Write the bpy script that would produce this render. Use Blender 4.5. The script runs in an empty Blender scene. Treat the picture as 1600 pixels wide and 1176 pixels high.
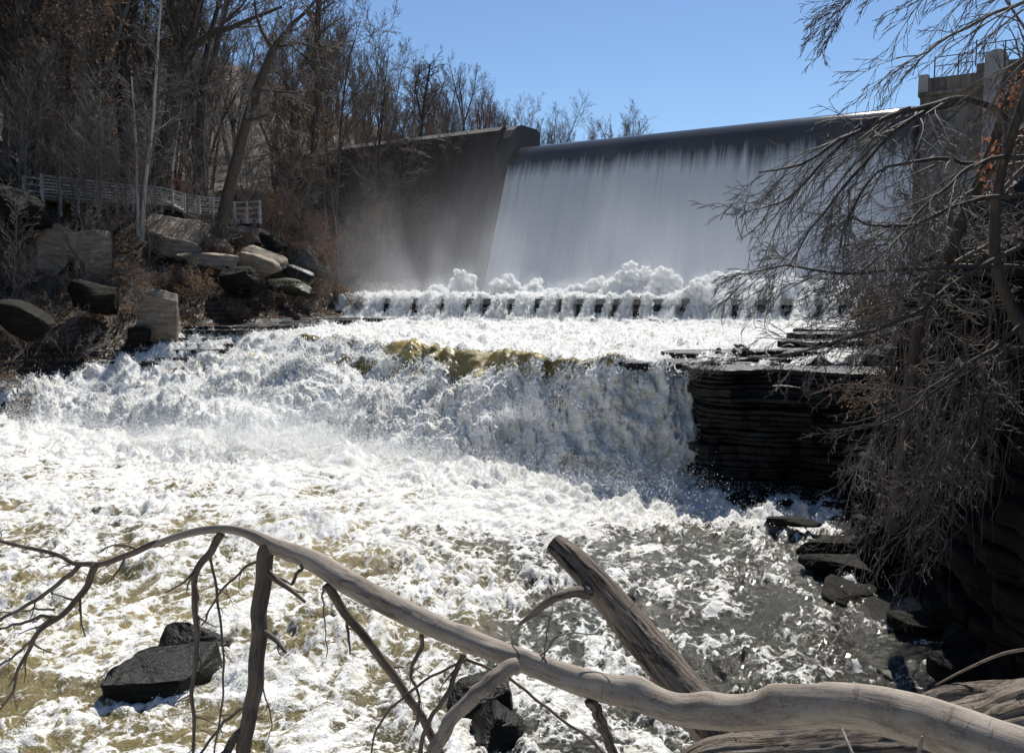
import bpy, math, random
import numpy as np
from math import radians as rad, sin, cos, pi

random.seed(7); RNG = np.random.default_rng(7)
SC = bpy.context.scene
COL = SC.collection

# ------------------------------------------------------------------ camera, sky, sun, exposure
PITCH = rad(5.3); FPX = 1385.0; CAM = np.array([0.0, 0.0, 5.0])
cam_d = bpy.data.cameras.new('camera'); cam = bpy.data.objects.new('camera', cam_d); COL.objects.link(cam)
cam.location = CAM; cam.rotation_euler = (pi/2 - PITCH, 0, 0)
cam_d.sensor_width = 36; cam_d.lens = FPX/1600*36; cam_d.clip_start = 0.05; cam_d.clip_end = 4000
SC.camera = cam
SUN_AZ, SUN_EL = rad(19), rad(52)          # azimuth to the right of straight ahead (+Y)
W = bpy.data.worlds.new('World'); SC.world = W; W.use_nodes = True
nt = W.node_tree; nt.nodes.clear()
sky = nt.nodes.new('ShaderNodeTexSky'); sky.sky_type = 'NISHITA'; sky.sun_disc = False
sky.sun_elevation = SUN_EL; sky.sun_rotation = SUN_AZ
sky.air_density = 1.0; sky.dust_density = 0.0; sky.ozone_density = 5.0; sky.altitude = 300
bg = nt.nodes.new('ShaderNodeBackground'); bg.inputs[1].default_value = 0.066
wo = nt.nodes.new('ShaderNodeOutputWorld')
nt.links.new(sky.outputs[0], bg.inputs[0]); nt.links.new(bg.outputs[0], wo.inputs[0])
sl = bpy.data.lights.new('sun', 'SUN'); sl.energy = 4.4; sl.angle = rad(0.5); sl.color = (1, .955, .89)
so = bpy.data.objects.new('sun', sl); COL.objects.link(so); so.location = (20, 60, 60)
so.rotation_euler = (pi/2 - SUN_EL, 0, pi - SUN_AZ)
SC.view_settings.view_transform = 'Standard'; SC.view_settings.look = 'None'
SC.view_settings.exposure = 0.75; SC.view_settings.gamma = 1; SC.view_settings.use_curve_mapping = False
SC.cycles.max_bounces = 10; SC.cycles.diffuse_bounces = 7; SC.cycles.transparent_max_bounces = 16
SC.cycles.volume_bounces = 1; SC.cycles.volume_step_rate = 2.0; SC.cycles.volume_max_steps = 128

# ------------------------------------------------------------------ helpers
def P(px, py, Y):
    """world point seen at a photograph pixel (1600 wide) at forward distance Y"""
    xr = (px-800)/FPX; yr = (588-py)/FPX
    d = Y/(cos(PITCH)+yr*sin(PITCH))
    return np.array([xr*d, Y, 5.0+d*(-sin(PITCH)+yr*cos(PITCH))])

def sstep(a, b, x):
    t = np.clip((x-a)/(b-a), 0, 1); return t*t*(3-2*t)

def _h(ix, iy, iz, s):
    n = (ix*73856093) ^ (iy*19349663) ^ (iz*83492791) ^ (s*2654435761)
    n = (n ^ (n >> 13))*1274126177 & 0x7fffffff
    n = n ^ (n >> 16)
    return n
def vnoise(x, y, z=0.0, s=0):
    """value-gradient noise, about -1..1"""
    x = np.asarray(x, float); y = np.asarray(y, float); z = np.broadcast_to(np.asarray(z, float), x.shape)
    xi = np.floor(x).astype(np.int64); yi = np.floor(y).astype(np.int64); zi = np.floor(z).astype(np.int64)
    fx, fy, fz = x-xi, y-yi, z-zi
    u, v, w = fx*fx*fx*(fx*(fx*6-15)+10), fy*fy*fy*(fy*(fy*6-15)+10), fz*fz*(3-2*fz)
    def g(dx, dy, dz):
        h = _h(xi+dx, yi+dy, zi+dz, s)
        a = ((h & 255)/255.0*2-1); b = (((h >> 8) & 255)/255.0*2-1); c = (((h >> 16) & 127)/127.0*2-1)
        return a*(fx-dx)+b*(fy-dy)+c*(fz-dz)
    def mix(a, b, t): return a+(b-a)*t
    r0 = mix(mix(g(0,0,0), g(1,0,0), u), mix(g(0,1,0), g(1,1,0), u), v)
    if np.any(fz != 0):
        r1 = mix(mix(g(0,0,1), g(1,0,1), u), mix(g(0,1,1), g(1,1,1), u), v)
        r0 = mix(r0, r1, w)
    return r0*1.4
def fbm(x, y, z=0.0, o=4, s=0, kind=0, gain=.5):
    r = 0; a = 1; t = 0
    for i in range(o):
        n = vnoise(np.asarray(x)*2**i+i*17.3, np.asarray(y)*2**i, np.asarray(z)*2**i, s+i)
        if kind == 1: n = np.abs(n)*2-.45           # billow: round tops, sharp creases
        if kind == 2: n = .55-np.abs(n)*2           # ridges
        r = r+a*n; t += a; a *= gain
    return r/t

def new_mesh(name, V, F=None, quads=None, tris=None, smooth=True):
    me = bpy.data.meshes.new(name)
    V = np.asarray(V, np.float32)
    if quads is None and tris is None:
        me.from_pydata([tuple(map(float, v)) for v in V], [], [tuple(map(int, f)) for f in F]); me.update()
    else:
        loops = []; starts = []; n = 0
        if quads is not None and len(quads):
            q = np.asarray(quads, np.int32); loops.append(q.ravel()); starts.append(np.arange(len(q))*4); n = len(q)*4
        if tris is not None and len(tris):
            t = np.asarray(tris, np.int32); loops.append(t.ravel()); starts.append(n+np.arange(len(t))*3)
        L = np.concatenate(loops).astype(np.int32); S = np.concatenate(starts).astype(np.int32)
        me.vertices.add(len(V)); me.vertices.foreach_set('co', V.ravel())
        me.loops.add(len(L)); me.loops.foreach_set('vertex_index', L)
        me.polygons.add(len(S)); me.polygons.foreach_set('loop_start', S)
        me.update(calc_edges=True)
    if smooth and len(me.polygons): me.polygons.foreach_set('use_smooth', np.ones(len(me.polygons), bool))
    return me
def obj(name, me, mat=None, parent=None, loc=None):
    o = bpy.data.objects.new(name, me); COL.objects.link(o)
    if mat and me is not None and len(me.materials) == 0: me.materials.append(mat)
    if parent is not None: o.parent = parent
    if loc is not None: o.location = [float(c) for c in loc]
    return o
def tag(o, label, cat, group=None, kind=None):
    if label: o['label'] = label
    if cat: o['category'] = cat
    if group: o['group'] = group
    if kind: o['kind'] = kind
    return o
def empty(name, loc=(0, 0, 0)):
    o = bpy.data.objects.new(name, None); COL.objects.link(o); o.location = [float(c) for c in loc]; o.empty_display_size = .3
    return o
def grid_mesh(name, V, nu, nv, attrs=None, smooth=True, mask=None):
    """V: (nv*nu,3) rows of nu"""
    i = np.arange((nv-1)*(nu-1)); r = i//(nu-1); c = i % (nu-1); a = r*nu+c
    q = np.stack([a, a+1, a+nu+1, a+nu], 1)
    if mask is not None:
        m = mask.ravel(); q = q[m[q].all(1)]
    me = new_mesh(name, V, quads=q, smooth=smooth)
    for k, v in (attrs or {}).items():
        at = me.attributes.new(k, 'FLOAT', 'POINT'); at.data.foreach_set('value', np.asarray(v, np.float32).ravel())
    return me
def box_mesh(name, sx, sy, sz, c=(0, 0, 0), bev=0.0, jit=0.0):
    """box with softened edges; about centre c"""
    b = min(bev, sx*.3, sy*.3, sz*.3)
    if b <= 0:
        V = [(x*sx/2+c[0], y*sy/2+c[1], z*sz/2+c[2]) for z in (-1, 1) for y in (-1, 1) for x in (-1, 1)]
        F = [(0,2,3,1),(4,5,7,6),(0,1,5,4),(2,6,7,3),(0,4,6,2),(1,3,7,5)]
        return new_mesh(name, V, F, smooth=False)
    import bmesh
    bm = bmesh.new(); bmesh.ops.create_cube(bm, size=1)
    for v in bm.verts:
        v.co = (v.co.x*sx+c[0]+random.uniform(-jit, jit), v.co.y*sy+c[1]+random.uniform(-jit, jit), v.co.z*sz+c[2]+random.uniform(-jit, jit))
    bmesh.ops.bevel(bm, geom=bm.edges[:], offset=b, segments=1, affect='EDGES')
    me = bpy.data.meshes.new(name); bm.to_mesh(me); bm.free(); return me
def beam(name, a, b, w, h, mat, parent=None):
    """squared timber from a to b"""
    a = np.array(a, float); b = np.array(b, float); d = b-a; L = np.linalg.norm(d); d /= L
    up = np.array([0, 0, 1.]) if abs(d[2]) < .9 else np.array([0, 1., 0])
    s = np.cross(d, up); s /= np.linalg.norm(s); u = np.cross(s, d)
    V = []
    for t in (a, b):
        for i, j in ((-1, -1), (1, -1), (1, 1), (-1, 1)): V.append(t+s*w/2*i+u*h/2*j)
    F = [(0,1,2,3),(7,6,5,4),(0,4,5,1),(1,5,6,2),(2,6,7,3),(3,7,4,0)]
    return obj(name, new_mesh(name, V, F, smooth=False), mat, parent)

class Tubes:
    """collects tapered tubes and builds them as one mesh"""
    def __init__(s): s.g = {}
    def add(s, pts, rad, sides=4):
        s.g.setdefault((len(pts), sides), []).append((pts, rad))
    def mesh(s, name):
        Vs = []; Qs = []; base = 0
        for (n, k), L in s.g.items():
            Pn = np.array([a for a, _ in L], float); R = np.array([b for _, b in L], float)
            T = np.gradient(Pn, axis=1); T /= np.linalg.norm(T, axis=2, keepdims=True)+1e-9
            ref = np.where(np.abs(T[:, :1, 2:3]) > .85, np.array([1., 0, 0]), np.array([0, 0, 1.]))
            S = np.cross(T, np.broadcast_to(ref, T.shape)); S /= np.linalg.norm(S, axis=2, keepdims=True)+1e-9
            U = np.cross(S, T)
            ang = np.arange(k)/k*2*pi
            V = Pn[:, :, None]+R[:, :, None, None]*(S[:, :, None]*np.cos(ang)[:, None]+U[:, :, None]*np.sin(ang)[:, None])
            m = len(L); Vs.append(V.reshape(-1, 3))
            b, i, j = np.meshgrid(np.arange(m), np.arange(n-1), np.arange(k), indexing='ij')
            a0 = base+b*n*k+i*k+j; a1 = base+b*n*k+i*k+(j+1) % k
            Qs.append(np.stack([a0, a1, a1+k, a0+k], -1).reshape(-1, 4)); base += m*n*k
        if not Vs: return new_mesh(name, [(0,0,0)], [])
        return new_mesh(name, np.concatenate(Vs), quads=np.concatenate(Qs))

def smooth_path(pts, n, wob=0.0, seed=0):
    """Catmull-Rom through pts, n samples"""
    p = np.array(pts, float); p = np.vstack([2*p[0]-p[1], p, 2*p[-1]-p[-2]])
    seg = len(p)-3; out = []
    for k in range(n):
        t = k/(n-1)*seg; i = min(int(t), seg-1); t -= i
        a, b, c, d = p[i], p[i+1], p[i+2], p[i+3]
        out.append(.5*((2*b)+(-a+c)*t+(2*a-5*b+4*c-d)*t*t+(-a+3*b-3*c+d)*t**3))
    out = np.array(out)
    if wob:
        s = np.linspace(0, min(n*.35, 7), n)
        for ax in range(3): out[:, ax] += wob*vnoise(s+seed*7.1, s*0+ax*3.3, 0, seed)
    return out

# ------------------------------------------------------------------ node materials
def mat_new(name):
    m = bpy.data.materials.new(name); m.use_nodes = True; t = m.node_tree; t.nodes.clear(); return m, t
class N:
    def __init__(s, t): s.t = t
    def n(s, kind, **kw):
        x = s.t.nodes.new('ShaderNode'+kind)
        for k, v in kw.items(): setattr(x, k, v)
        return x
    def l(s, a, b): s.t.links.new(a, b)
    def val(s, inp, v):
        if isinstance(v, (int, float)): inp.default_value = v
        elif isinstance(v, tuple): inp.default_value = v if len(v) == len(inp.default_value) else (*v, 1)
        else: s.l(v, inp)
    def coord(s, kind='Object', scale=(1, 1, 1)):
        c = s.n('TexCoord'); m = s.n('Mapping'); s.l(c.outputs[kind], m.inputs[0]); m.inputs['Scale'].default_value = scale
        return m.outputs[0]
    def noise(s, vec, scale, det=6, rough=.55, dist=0, typ='FBM'):
        x = s.n('TexNoise'); x.noise_type = typ; s.l(vec, x.inputs['Vector']); x.inputs['Scale'].default_value = scale
        x.inputs['Detail'].default_value = det; x.inputs['Roughness'].default_value = rough; x.inputs['Distortion'].default_value = dist
        return x.outputs[0]
    def ramp(s, f, pts, interp='LINEAR'):
        r = s.n('ValToRGB'); r.color_ramp.interpolation = interp; s.l(f, r.inputs[0])
        e = r.color_ramp.elements
        while len(e) < len(pts): e.new(.5)
        for i, (p, c) in enumerate(pts):
            e[i].position = p; e[i].color = (c, c, c, 1) if isinstance(c, (int, float)) else (*c, 1)
        return r.outputs[0]
    def math(s, op, a, b=0.0, c=None):
        m = s.n('Math', operation=op); s.val(m.inputs[0], a); s.val(m.inputs[1], b)
        if c is not None: s.val(m.inputs[2], c)
        return m.outputs[0]
    def mix(s, f, a, b, typ='MIX'):
        m = s.n('Mix', data_type='RGBA', blend_type=typ); s.val(m.inputs[0], f); s.val(m.inputs[6], a); s.val(m.inputs[7], b); return m.outputs[2]
    def bump(s, h, strength=.5, dist=.05, normal=None):
        b = s.n('Bump'); s.l(h, b.inputs['Height']); b.inputs['Strength'].default_value = strength; b.inputs['Distance'].default_value = dist
        if normal: s.l(normal, b.inputs['Normal'])
        return b.outputs[0]
    def bsdf(s, col, rough=.7, normal=None, spec=.5, metal=0.0):
        p = s.n('BsdfPrincipled'); s.val(p.inputs['Base Color'], col); s.val(p.inputs['Roughness'], rough)
        p.inputs['Specular IOR Level'].default_value = spec; p.inputs['Metallic'].default_value = metal
        if normal: s.l(normal, p.inputs['Normal'])
        return p.outputs[0]
    def out(s, sh, vol=None):
        o = s.n('OutputMaterial')
        if sh: s.l(sh, o.inputs[0])
        if vol: s.l(vol, o.inputs[1])
    def attr(s, name):
        a = s.n('Attribute'); a.attribute_name = name; return a.outputs['Fac']

def foam_shader(k, col=(.82, .82, .80), nrm=None, sss=0.0):
    if sss:
        p = k.n('BsdfPrincipled'); k.val(p.inputs['Base Color'], col); p.inputs['Roughness'].default_value = .55; p.inputs['Specular IOR Level'].default_value = .25
        p.inputs['Subsurface Weight'].default_value = 1.0; p.inputs['Subsurface Radius'].default_value = (1, 1, .95); p.inputs['Subsurface Scale'].default_value = sss
        if nrm: k.l(nrm, p.inputs['Normal'])
        return p.outputs[0]
    d = k.n('BsdfDiffuse'); k.val(d.inputs[0], col)
    tr = k.n('BsdfTranslucent'); k.val(tr.inputs[0], (.88, .90, .88))
    if nrm: k.l(nrm, d.inputs['Normal']); k.l(nrm, tr.inputs['Normal'])
    m = k.n('MixShader'); m.inputs[0].default_value = .38; k.l(d.outputs[0], m.inputs[1]); k.l(tr.outputs[0], m.inputs[2])
    g = k.n('BsdfGlossy'); g.inputs['Roughness'].default_value = .3; g.inputs[0].default_value = (1, 1, 1, 1)
    if nrm: k.l(nrm, g.inputs['Normal'])
    m2 = k.n('MixShader'); m2.inputs[0].default_value = .04; k.l(m.outputs[0], m2.inputs[1]); k.l(g.outputs[0], m2.inputs[2])
    return m2.outputs[0]

def make_water_mat(name, deep=(.024, .022, .012), fine=1.0, rough=.12, bump=1.0):
    m, t = mat_new(name); k = N(t); v = k.coord('Object')
    n1 = k.noise(v, 3.2*fine, 5, .62, .8); n2 = k.noise(v, 14*fine, 5, .65, .5); n3 = k.noise(v, 45*fine, 3, .6)
    f = k.attr('foam')
    s = k.math('ADD', f, k.math('MULTIPLY', k.math('SUBTRACT', n1, .5), .55))
    s = k.math('ADD', s, k.math('MULTIPLY', k.math('SUBTRACT', n2, .5), .6))
    s = k.math('ADD', s, k.math('MULTIPLY', k.math('SUBTRACT', n3, .5), .45))
    wv = k.n('VectorMath', operation='ADD'); k.l(v, wv.inputs[0])
    nc = k.n('TexNoise'); k.l(v, nc.inputs['Vector']); nc.inputs['Scale'].default_value = 2.2; nc.inputs['Detail'].default_value = 4
    sc_ = k.n('VectorMath', operation='SCALE'); k.l(nc.outputs['Color'], sc_.inputs[0]); sc_.inputs['Scale'].default_value = .55; k.l(sc_.outputs[0], wv.inputs[1])
    lace = 0.0
    for q, wgt in ((2.6, .30), (6.5, .22)):
        vo = k.n('TexVoronoi', feature='DISTANCE_TO_EDGE'); k.l(wv.outputs[0], vo.inputs[0]); vo.inputs['Scale'].default_value = q*fine
        lace = k.math('ADD', k.math('MULTIPLY', k.ramp(vo.outputs[0], [(.0, 1.0), (.22, 0.0)]), wgt), lace)
    s = k.math('ADD', s, k.math('SUBTRACT', lace, .16))
    mask = k.ramp(s, [(.36, 0.0), (.60, 1.0)])
    tint = k.attr('tint')
    wcol = k.mix(tint, deep, (.27, .215, .075))
    hb = k.math('ADD', k.math('MULTIPLY', n2, 1.0), k.math('MULTIPLY', n3, .45))
    nb = k.bump(hb, bump, .040)
    w = k.bsdf(wcol, rough, nb, .38); pn = w.node
    k.l(k.math('MULTIPLY', tint, .55), pn.inputs['Subsurface Weight']); pn.inputs['Subsurface Radius'].default_value = (1, .75, .25); pn.inputs['Subsurface Scale'].default_value = .14
    fb = k.bump(k.math('ADD', k.math('ADD', n2, k.math('MULTIPLY', n1, 1.2)), k.math('MULTIPLY', n3, .6)), 1.0, .12)
    fcol = k.mix(k.ramp(n1, [(.35, 0.0), (.6, 1.0)]), (.58, .56, .48), (.84, .84, .83))
    fo = foam_shader(k, fcol, fb, .035)
    mx = k.n('MixShader'); k.l(mask, mx.inputs[0]); k.l(w, mx.inputs[1]); k.l(fo, mx.inputs[2]); k.out(mx.outputs[0])
    return m
M = {}
M['water'] = make_water_mat('river_water')
m, t = mat_new('froth'); k = N(t); k.out(foam_shader(k, (.92, .92, .91))); M['froth'] = m

def make_fall_mat():
    m, t = mat_new('falling_water'); k = N(t)
    v = k.coord('UV', (1, 1, 1)); vs = k.coord('UV', (1.0, .035, 1))
    st = k.noise(vs, 260, 6, .7); st2 = k.noise(vs, 60, 5, .6); broad = k.noise(vs, 14, 3, .5)
    f = k.attr('foam')
    s = k.math('ADD', f, k.math('MULTIPLY', k.math('SUBTRACT', st, .5), .55))
    s = k.math('ADD', s, k.math('MULTIPLY', k.math('SUBTRACT', st2, .5), .9))
    s = k.math('ADD', s, k.math('MULTIPLY', k.math('SUBTRACT', broad, .5), .5))
    mask = k.ramp(s, [(.18, 0.0), (.88, 1.0)])
    nb = k.bump(st, .12, .03)
    w = k.bsdf((.050, .050, .050), .12, nb, .3)
    col = k.mix(k.ramp(k.math('ADD', k.math('MULTIPLY', st, .5), k.math('MULTIPLY', st2, .5)), [(.38, 0.0), (.62, 1.0)]), (.80, .82, .83), (.94, .95, .95))
    fo = foam_shader(k, col, k.bump(st, .5, .06))
    mx = k.n('MixShader'); k.l(mask, mx.inputs[0]); k.l(w, mx.inputs[1]); k.l(fo, mx.inputs[2]); k.out(mx.outputs[0])
    return m
M['fall'] = make_fall_mat()

def nvc(k, v):
    x = k.n('TexNoise'); k.l(v, x.inputs['Vector']); x.inputs['Scale'].default_value = 2.5; x.inputs['Detail'].default_value = 5; return x.outputs['Color']
def rock_mat(name, a, b, c, wet=0.0, rough=.8, sc=1.0, spec=.4):
    m, t = mat_new(name); k = N(t); v = k.coord('Object'); vl = k.coord('Object', (1, 1, 7))
    n = k.noise(v, 1.3*sc, 8, .62, .4); n2 = k.noise(v, 9*sc, 6, .65); st = k.noise(vl, 1.1*sc, 6, .6, .3)
    vo = k.n('TexVoronoi', feature='DISTANCE_TO_EDGE'); k.l(v, vo.inputs[0]); vo.inputs['Scale'].default_value = .55*sc
    k.l(k.mix(.12, v, nvc(k, v)), vo.inputs[0]); cr = k.ramp(vo.outputs[0], [(0, 0.0), (.018, 1.0)])
    col = k.mix(k.ramp(n, [(.34, 0.0), (.66, 1.0)]), a, b)
    col = k.mix(k.ramp(n2, [(.52, 0.0), (.72, .8)]), col, c)
    col = k.mix(k.ramp(st, [(.42, .65), (.58, 0.0)]), col, tuple(x*.45 for x in a))
    h = k.math('ADD', k.math('MULTIPLY', n2, .5), k.math('MULTIPLY', st, .9)); pass
    nb = k.bump(h, .8, .12)
    r = k.ramp(n, [(.35, max(.12, rough-wet)), (.65, rough)])
    k.out(k.bsdf(col, r, nb, spec)); return m
M['rock'] = rock_mat('sandstone', (.19, .148, .108), (.33, .27, .20), (.11, .09, .066))
M['rock_grey'] = rock_mat('grey_stone', (.13, .12, .10), (.24, .22, .19), (.08, .075, .06))
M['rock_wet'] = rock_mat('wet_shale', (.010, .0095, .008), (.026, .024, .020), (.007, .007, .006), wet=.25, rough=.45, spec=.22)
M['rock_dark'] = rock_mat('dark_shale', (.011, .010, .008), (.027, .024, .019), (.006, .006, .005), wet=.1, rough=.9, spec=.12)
M['rock_river'] = rock_mat('black_wet_rock', (.006, .0055, .0045), (.016, .015, .012), (.016, .026, .006), wet=.1, rough=.38, spec=.16)
M['rock_moss'] = rock_mat('mossy_stone', (.030, .034, .018), (.075, .080, .035), (.02, .02, .015), wet=.3, rough=.7)

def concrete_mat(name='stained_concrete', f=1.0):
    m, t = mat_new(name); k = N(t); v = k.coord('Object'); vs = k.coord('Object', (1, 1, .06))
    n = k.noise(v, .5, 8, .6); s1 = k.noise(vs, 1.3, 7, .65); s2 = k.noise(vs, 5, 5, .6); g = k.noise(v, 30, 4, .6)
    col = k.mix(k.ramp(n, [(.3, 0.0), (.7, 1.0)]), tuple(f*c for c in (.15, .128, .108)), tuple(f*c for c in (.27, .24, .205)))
    col = k.mix(k.ramp(s1, [(.42, .85), (.60, 0.0)]), col, (.055, .045, .038))
    col = k.mix(k.ramp(s2, [(.58, 0.0), (.72, .4)]), col, tuple(f*c for c in (.36, .34, .32)))
    sz = k.n('SeparateXYZ'); k.l(k.coord('Object'), sz.inputs[0])
    w = k.math('ABSOLUTE', k.math('SUBTRACT', k.math('FRACT', k.math('DIVIDE', sz.outputs[2], 1.5)), .5))
    line = k.ramp(w, [(.0, 1.0), (.02, 0.0)])
    col = k.mix(k.math('MULTIPLY', line, .5), col, (.05, .045, .04))
    k.out(k.bsdf(col, .88, k.bump(k.math('ADD', g, k.math('MULTIPLY', s1, .5)), .4, .04))); return m
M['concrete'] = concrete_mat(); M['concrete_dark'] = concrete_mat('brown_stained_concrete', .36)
def simple_mat(name, a, b, sc=6, rough=.8, stretch=(1, 1, 1), bump=.4, bd=.02, spec=.4):
    m, t = mat_new(name); k = N(t); v = k.coord('Object', stretch)
    n = k.noise(v, sc, 7, .62, .3); n2 = k.noise(v, sc*6, 4, .6)
    col = k.mix(k.ramp(n, [(.32, 0.0), (.68, 1.0)]), a, b)
    k.out(k.bsdf(col, rough, k.bump(k.math('ADD', n, k.math('MULTIPLY', n2, .4)), bump, bd), spec)); return m
M['pale_concrete'] = simple_mat('pale_concrete', (.25, .24, .225), (.38, .37, .35), 2)
M['wood'] = simple_mat('weathered_timber', (.36, .34, .31), (.56, .54, .50), 3, .8, (1, 1, 1))
M['wood_dark'] = simple_mat('dark_timber', (.09, .08, .065), (.17, .15, .12), 3, .85)  # darker timber tone for joists and support posts
M['metal'] = simple_mat('dark_steel', (.05, .05, .05), (.09, .085, .08), 8, .5)
M['ice'] = simple_mat('white_water_streak', (.7, .7, .7), (.8, .8, .8), 8, .4)
def bark_mat(name, a, b, c, sc=1.0, bump=.8, bd=.02, stretch=(1, 1, .22), spec=.25):
    m, t = mat_new(name); k = N(t); v = k.coord('Object', stretch)
    vo = k.noise(v, 14*sc, 8, .7, .6); n = k.noise(k.coord('Object'), 1.6*sc, 5, .6); f = k.noise(v, 60*sc, 3, .6)
    col = k.mix(k.ramp(vo, [(.36, 0.0), (.62, 1.0)]), a, b)
    col = k.mix(k.ramp(n, [(.45, 0.0), (.7, .7)]), col, c)
    k.out(k.bsdf(col, .82, k.bump(k.math('ADD', vo, k.math('MULTIPLY', f, .3)), bump, bd), spec)); return m
M['bark'] = bark_mat('brown_bark', (.038, .031, .025), (.095, .078, .063), (.06, .056, .043))
M['bark_grey'] = bark_mat('grey_bark', (.08, .071, .061), (.175, .158, .137), (.12, .107, .088))
M['bark_pale'] = bark_mat('pale_bark', (.26, .24, .21), (.46, .43, .39), (.33, .30, .26))
M['twig'] = bark_mat('brown_twigs', (.085, .067, .054), (.16, .13, .11), (.12, .098, .086), bump=.0)
M['twig_grey'] = bark_mat('grey_twigs', (.095, .083, .070), (.20, .175, .155), (.135, .12, .104), bump=.0, spec=.5)
M['twig_dark'] = bark_mat('dark_twigs', (.060, .050, .041), (.15, .13, .11), (.10, .085, .07), bump=.0, spec=.6)
M['twig_red'] = bark_mat('russet_twigs', (.15, .075, .05), (.26, .14, .10), (.18, .11, .08), bump=.0)

def ground_mat():
    m, t = mat_new('leafy_soil'); k = N(t); v = k.coord('Object'); vl = k.coord('Object', (1, 1, 6))
    n = k.noise(v, .35, 8, .65); n2 = k.noise(v, 4.5, 8, .75); n3 = k.noise(v, 22, 5, .7); st = k.noise(vl, .7, 6, .6)
    leaf = k.mix(k.ramp(n3, [(.36, 0.0), (.64, 1.0)]), (.045, .034, .024), (.20, .15, .105))
    leaf = k.mix(k.ramp(n2, [(.42, .8), (.58, 0.0)]), leaf, (.028, .022, .016))
    leaf = k.mix(k.ramp(n, [(.56, 0.0), (.7, .5)]), leaf, (.055, .06, .028))
    rk = k.mix(k.ramp(st, [(.4, 0.0), (.6, 1.0)]), (.012, .011, .010), (.036, .032, .027))
    w = k.attr('wet')
    col = k.mix(w, leaf, rk)
    h = k.math('ADD', k.math('ADD', n2, n3), st)
    r = k.math('SUBTRACT', .9, k.math('MULTIPLY', w, .55))
    k.out(k.bsdf(col, r, k.bump(h, .9, .15), .4)); return m
M['ground'] = ground_mat()
m, t = mat_new('dead_leaves'); k = N(t); oi = k.n('ObjectInfo'); v = k.coord('Object')
c = k.mix(k.ramp(k.noise(v, 3.0, 4, .7), [(.35, 0.0), (.65, 1.0)]), (.10, .065, .04), (.30, .21, .14))
d = k.n('BsdfDiffuse'); k.val(d.inputs[0], c); tr = k.n('BsdfTranslucent'); k.val(tr.inputs[0], (.20, .13, .08))
mx = k.n('MixShader'); mx.inputs[0].default_value = .35; k.l(d.outputs[0], mx.inputs[1]); k.l(tr.outputs[0], mx.inputs[2]); k.out(mx.outputs[0]); M['leaf'] = m
m, t = mat_new('russet_leaves'); k = N(t)
d = k.n('BsdfDiffuse'); k.val(d.inputs[0], (.22, .11, .07)); tr = k.n('BsdfTranslucent'); k.val(tr.inputs[0], (.30, .13, .07))
mx = k.n('MixShader'); mx.inputs[0].default_value = .4; k.l(d.outputs[0], mx.inputs[1]); k.l(tr.outputs[0], mx.inputs[2]); k.out(mx.outputs[0]); M['leaf_red'] = m
M['grass'] = simple_mat('grass', (.04, .06, .015), (.11, .14, .04), 5)

# ------------------------------------------------------------------ the lie of the land
def ip(x, xs, ys): return np.interp(x, xs, ys)
def ips(x, xs, ys, w=1.2):      # the same with rounded corners
    return (ip(x-w, xs, ys)+2*ip(x, xs, ys)+ip(x+w, xs, ys))/4
BX = [-60, -30, -20, -10.9, -6.2, .88, 4.9, 8, 14]; BY = [50, 40, 35, 29.2, 28.4, 24.6, 22.2, 21.8, 21.8]
TX = [-60, -24, -14, -7.6, -3.6, 0, 2.75, 5.1, 14]; TY = [58, 51, 46, 38, 34, 29.5, 24.6, 23.5, 23.5]
def yB(x): return ips(x, BX, BY)+(.9*vnoise(x*.35, x*0, 0, 31)+.3*vnoise(x*1.1, x*0, 0, 30))*np.clip((5-x)/2, .2, 1)
def yT(x): return ips(x, TX, TY)+(1.7*vnoise(x*.30, x*0+5, 0, 33)+.5*vnoise(x*.9, x*0+5, 0, 34))*np.clip((4-x)/3, 0.12, 1)
WA, WB = np.array([-10.6, 60.0]), np.array([22.8, 50.0])           # weir line
def yW(x): return WA[1]+(x-WA[0])*(WB[1]-WA[1])/(WB[0]-WA[0])
def river_z(x, y):
    b, tp = yB(x), yT(x); t = np.clip((y-b)/(tp-b), 0, 1)
    steep = sstep(-1, 3, x)
    s_r = sstep(0, .95, t)
    s_c = .34*sstep(0, .36, t)+.24*sstep(.25, .68, t)+.42*sstep(.60, 1, t)
    s_l = .30*sstep(0, .18, t)+.22*sstep(.25, .5, t)+.26*sstep(.5, .75, t)+.22*sstep(.75, 1.0, t)
    lf = sstep(-5, -11, x)
    s = s_r*steep+(1-steep)*(s_c*(1-lf)+s_l*lf)
    return 3.1*s+.25*sstep(0, 1, (y-tp)/30.0)
DA, DB = np.array([.8, 75.0]), np.array([26.1, 58.7]); DL = np.linalg.norm(DB-DA); DE = (DB-DA)/DL; DN = np.array([DE[1], -DE[0]])
if DN[1] > 0: DN = -DN
CZ = 17.14
def dam_so(x, y):
    rx, ry = x-DA[0], y-DA[1]
    return rx*DE[0]+ry*DE[1], rx*DN[0]+ry*DN[1]
LY = [-60, 5, 20, 30, 34, 39, 43, 46, 51, 56, 60, 66, 74, 90, 400]; LX = [-26, -23, -21.5, -20.5, -20.3, -20.8, -17.3, -15.2, -12.6, -10.9, -9.4, -9.2, -9.0, -20, -20]
RY = [-60, 6, 11, 14, 18, 20, 22, 24, 28, 36, 50, 58, 400]; RX = [3.5, 4.0, 5.3, 5.9, 6.4, 7.4, 8.6, 8.9, 10.6, 14.2, 20.0, 26, 60]
def xL(y): return ip(y, LY, LX)
def xR(y): return ip(y, RY, RX)
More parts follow.
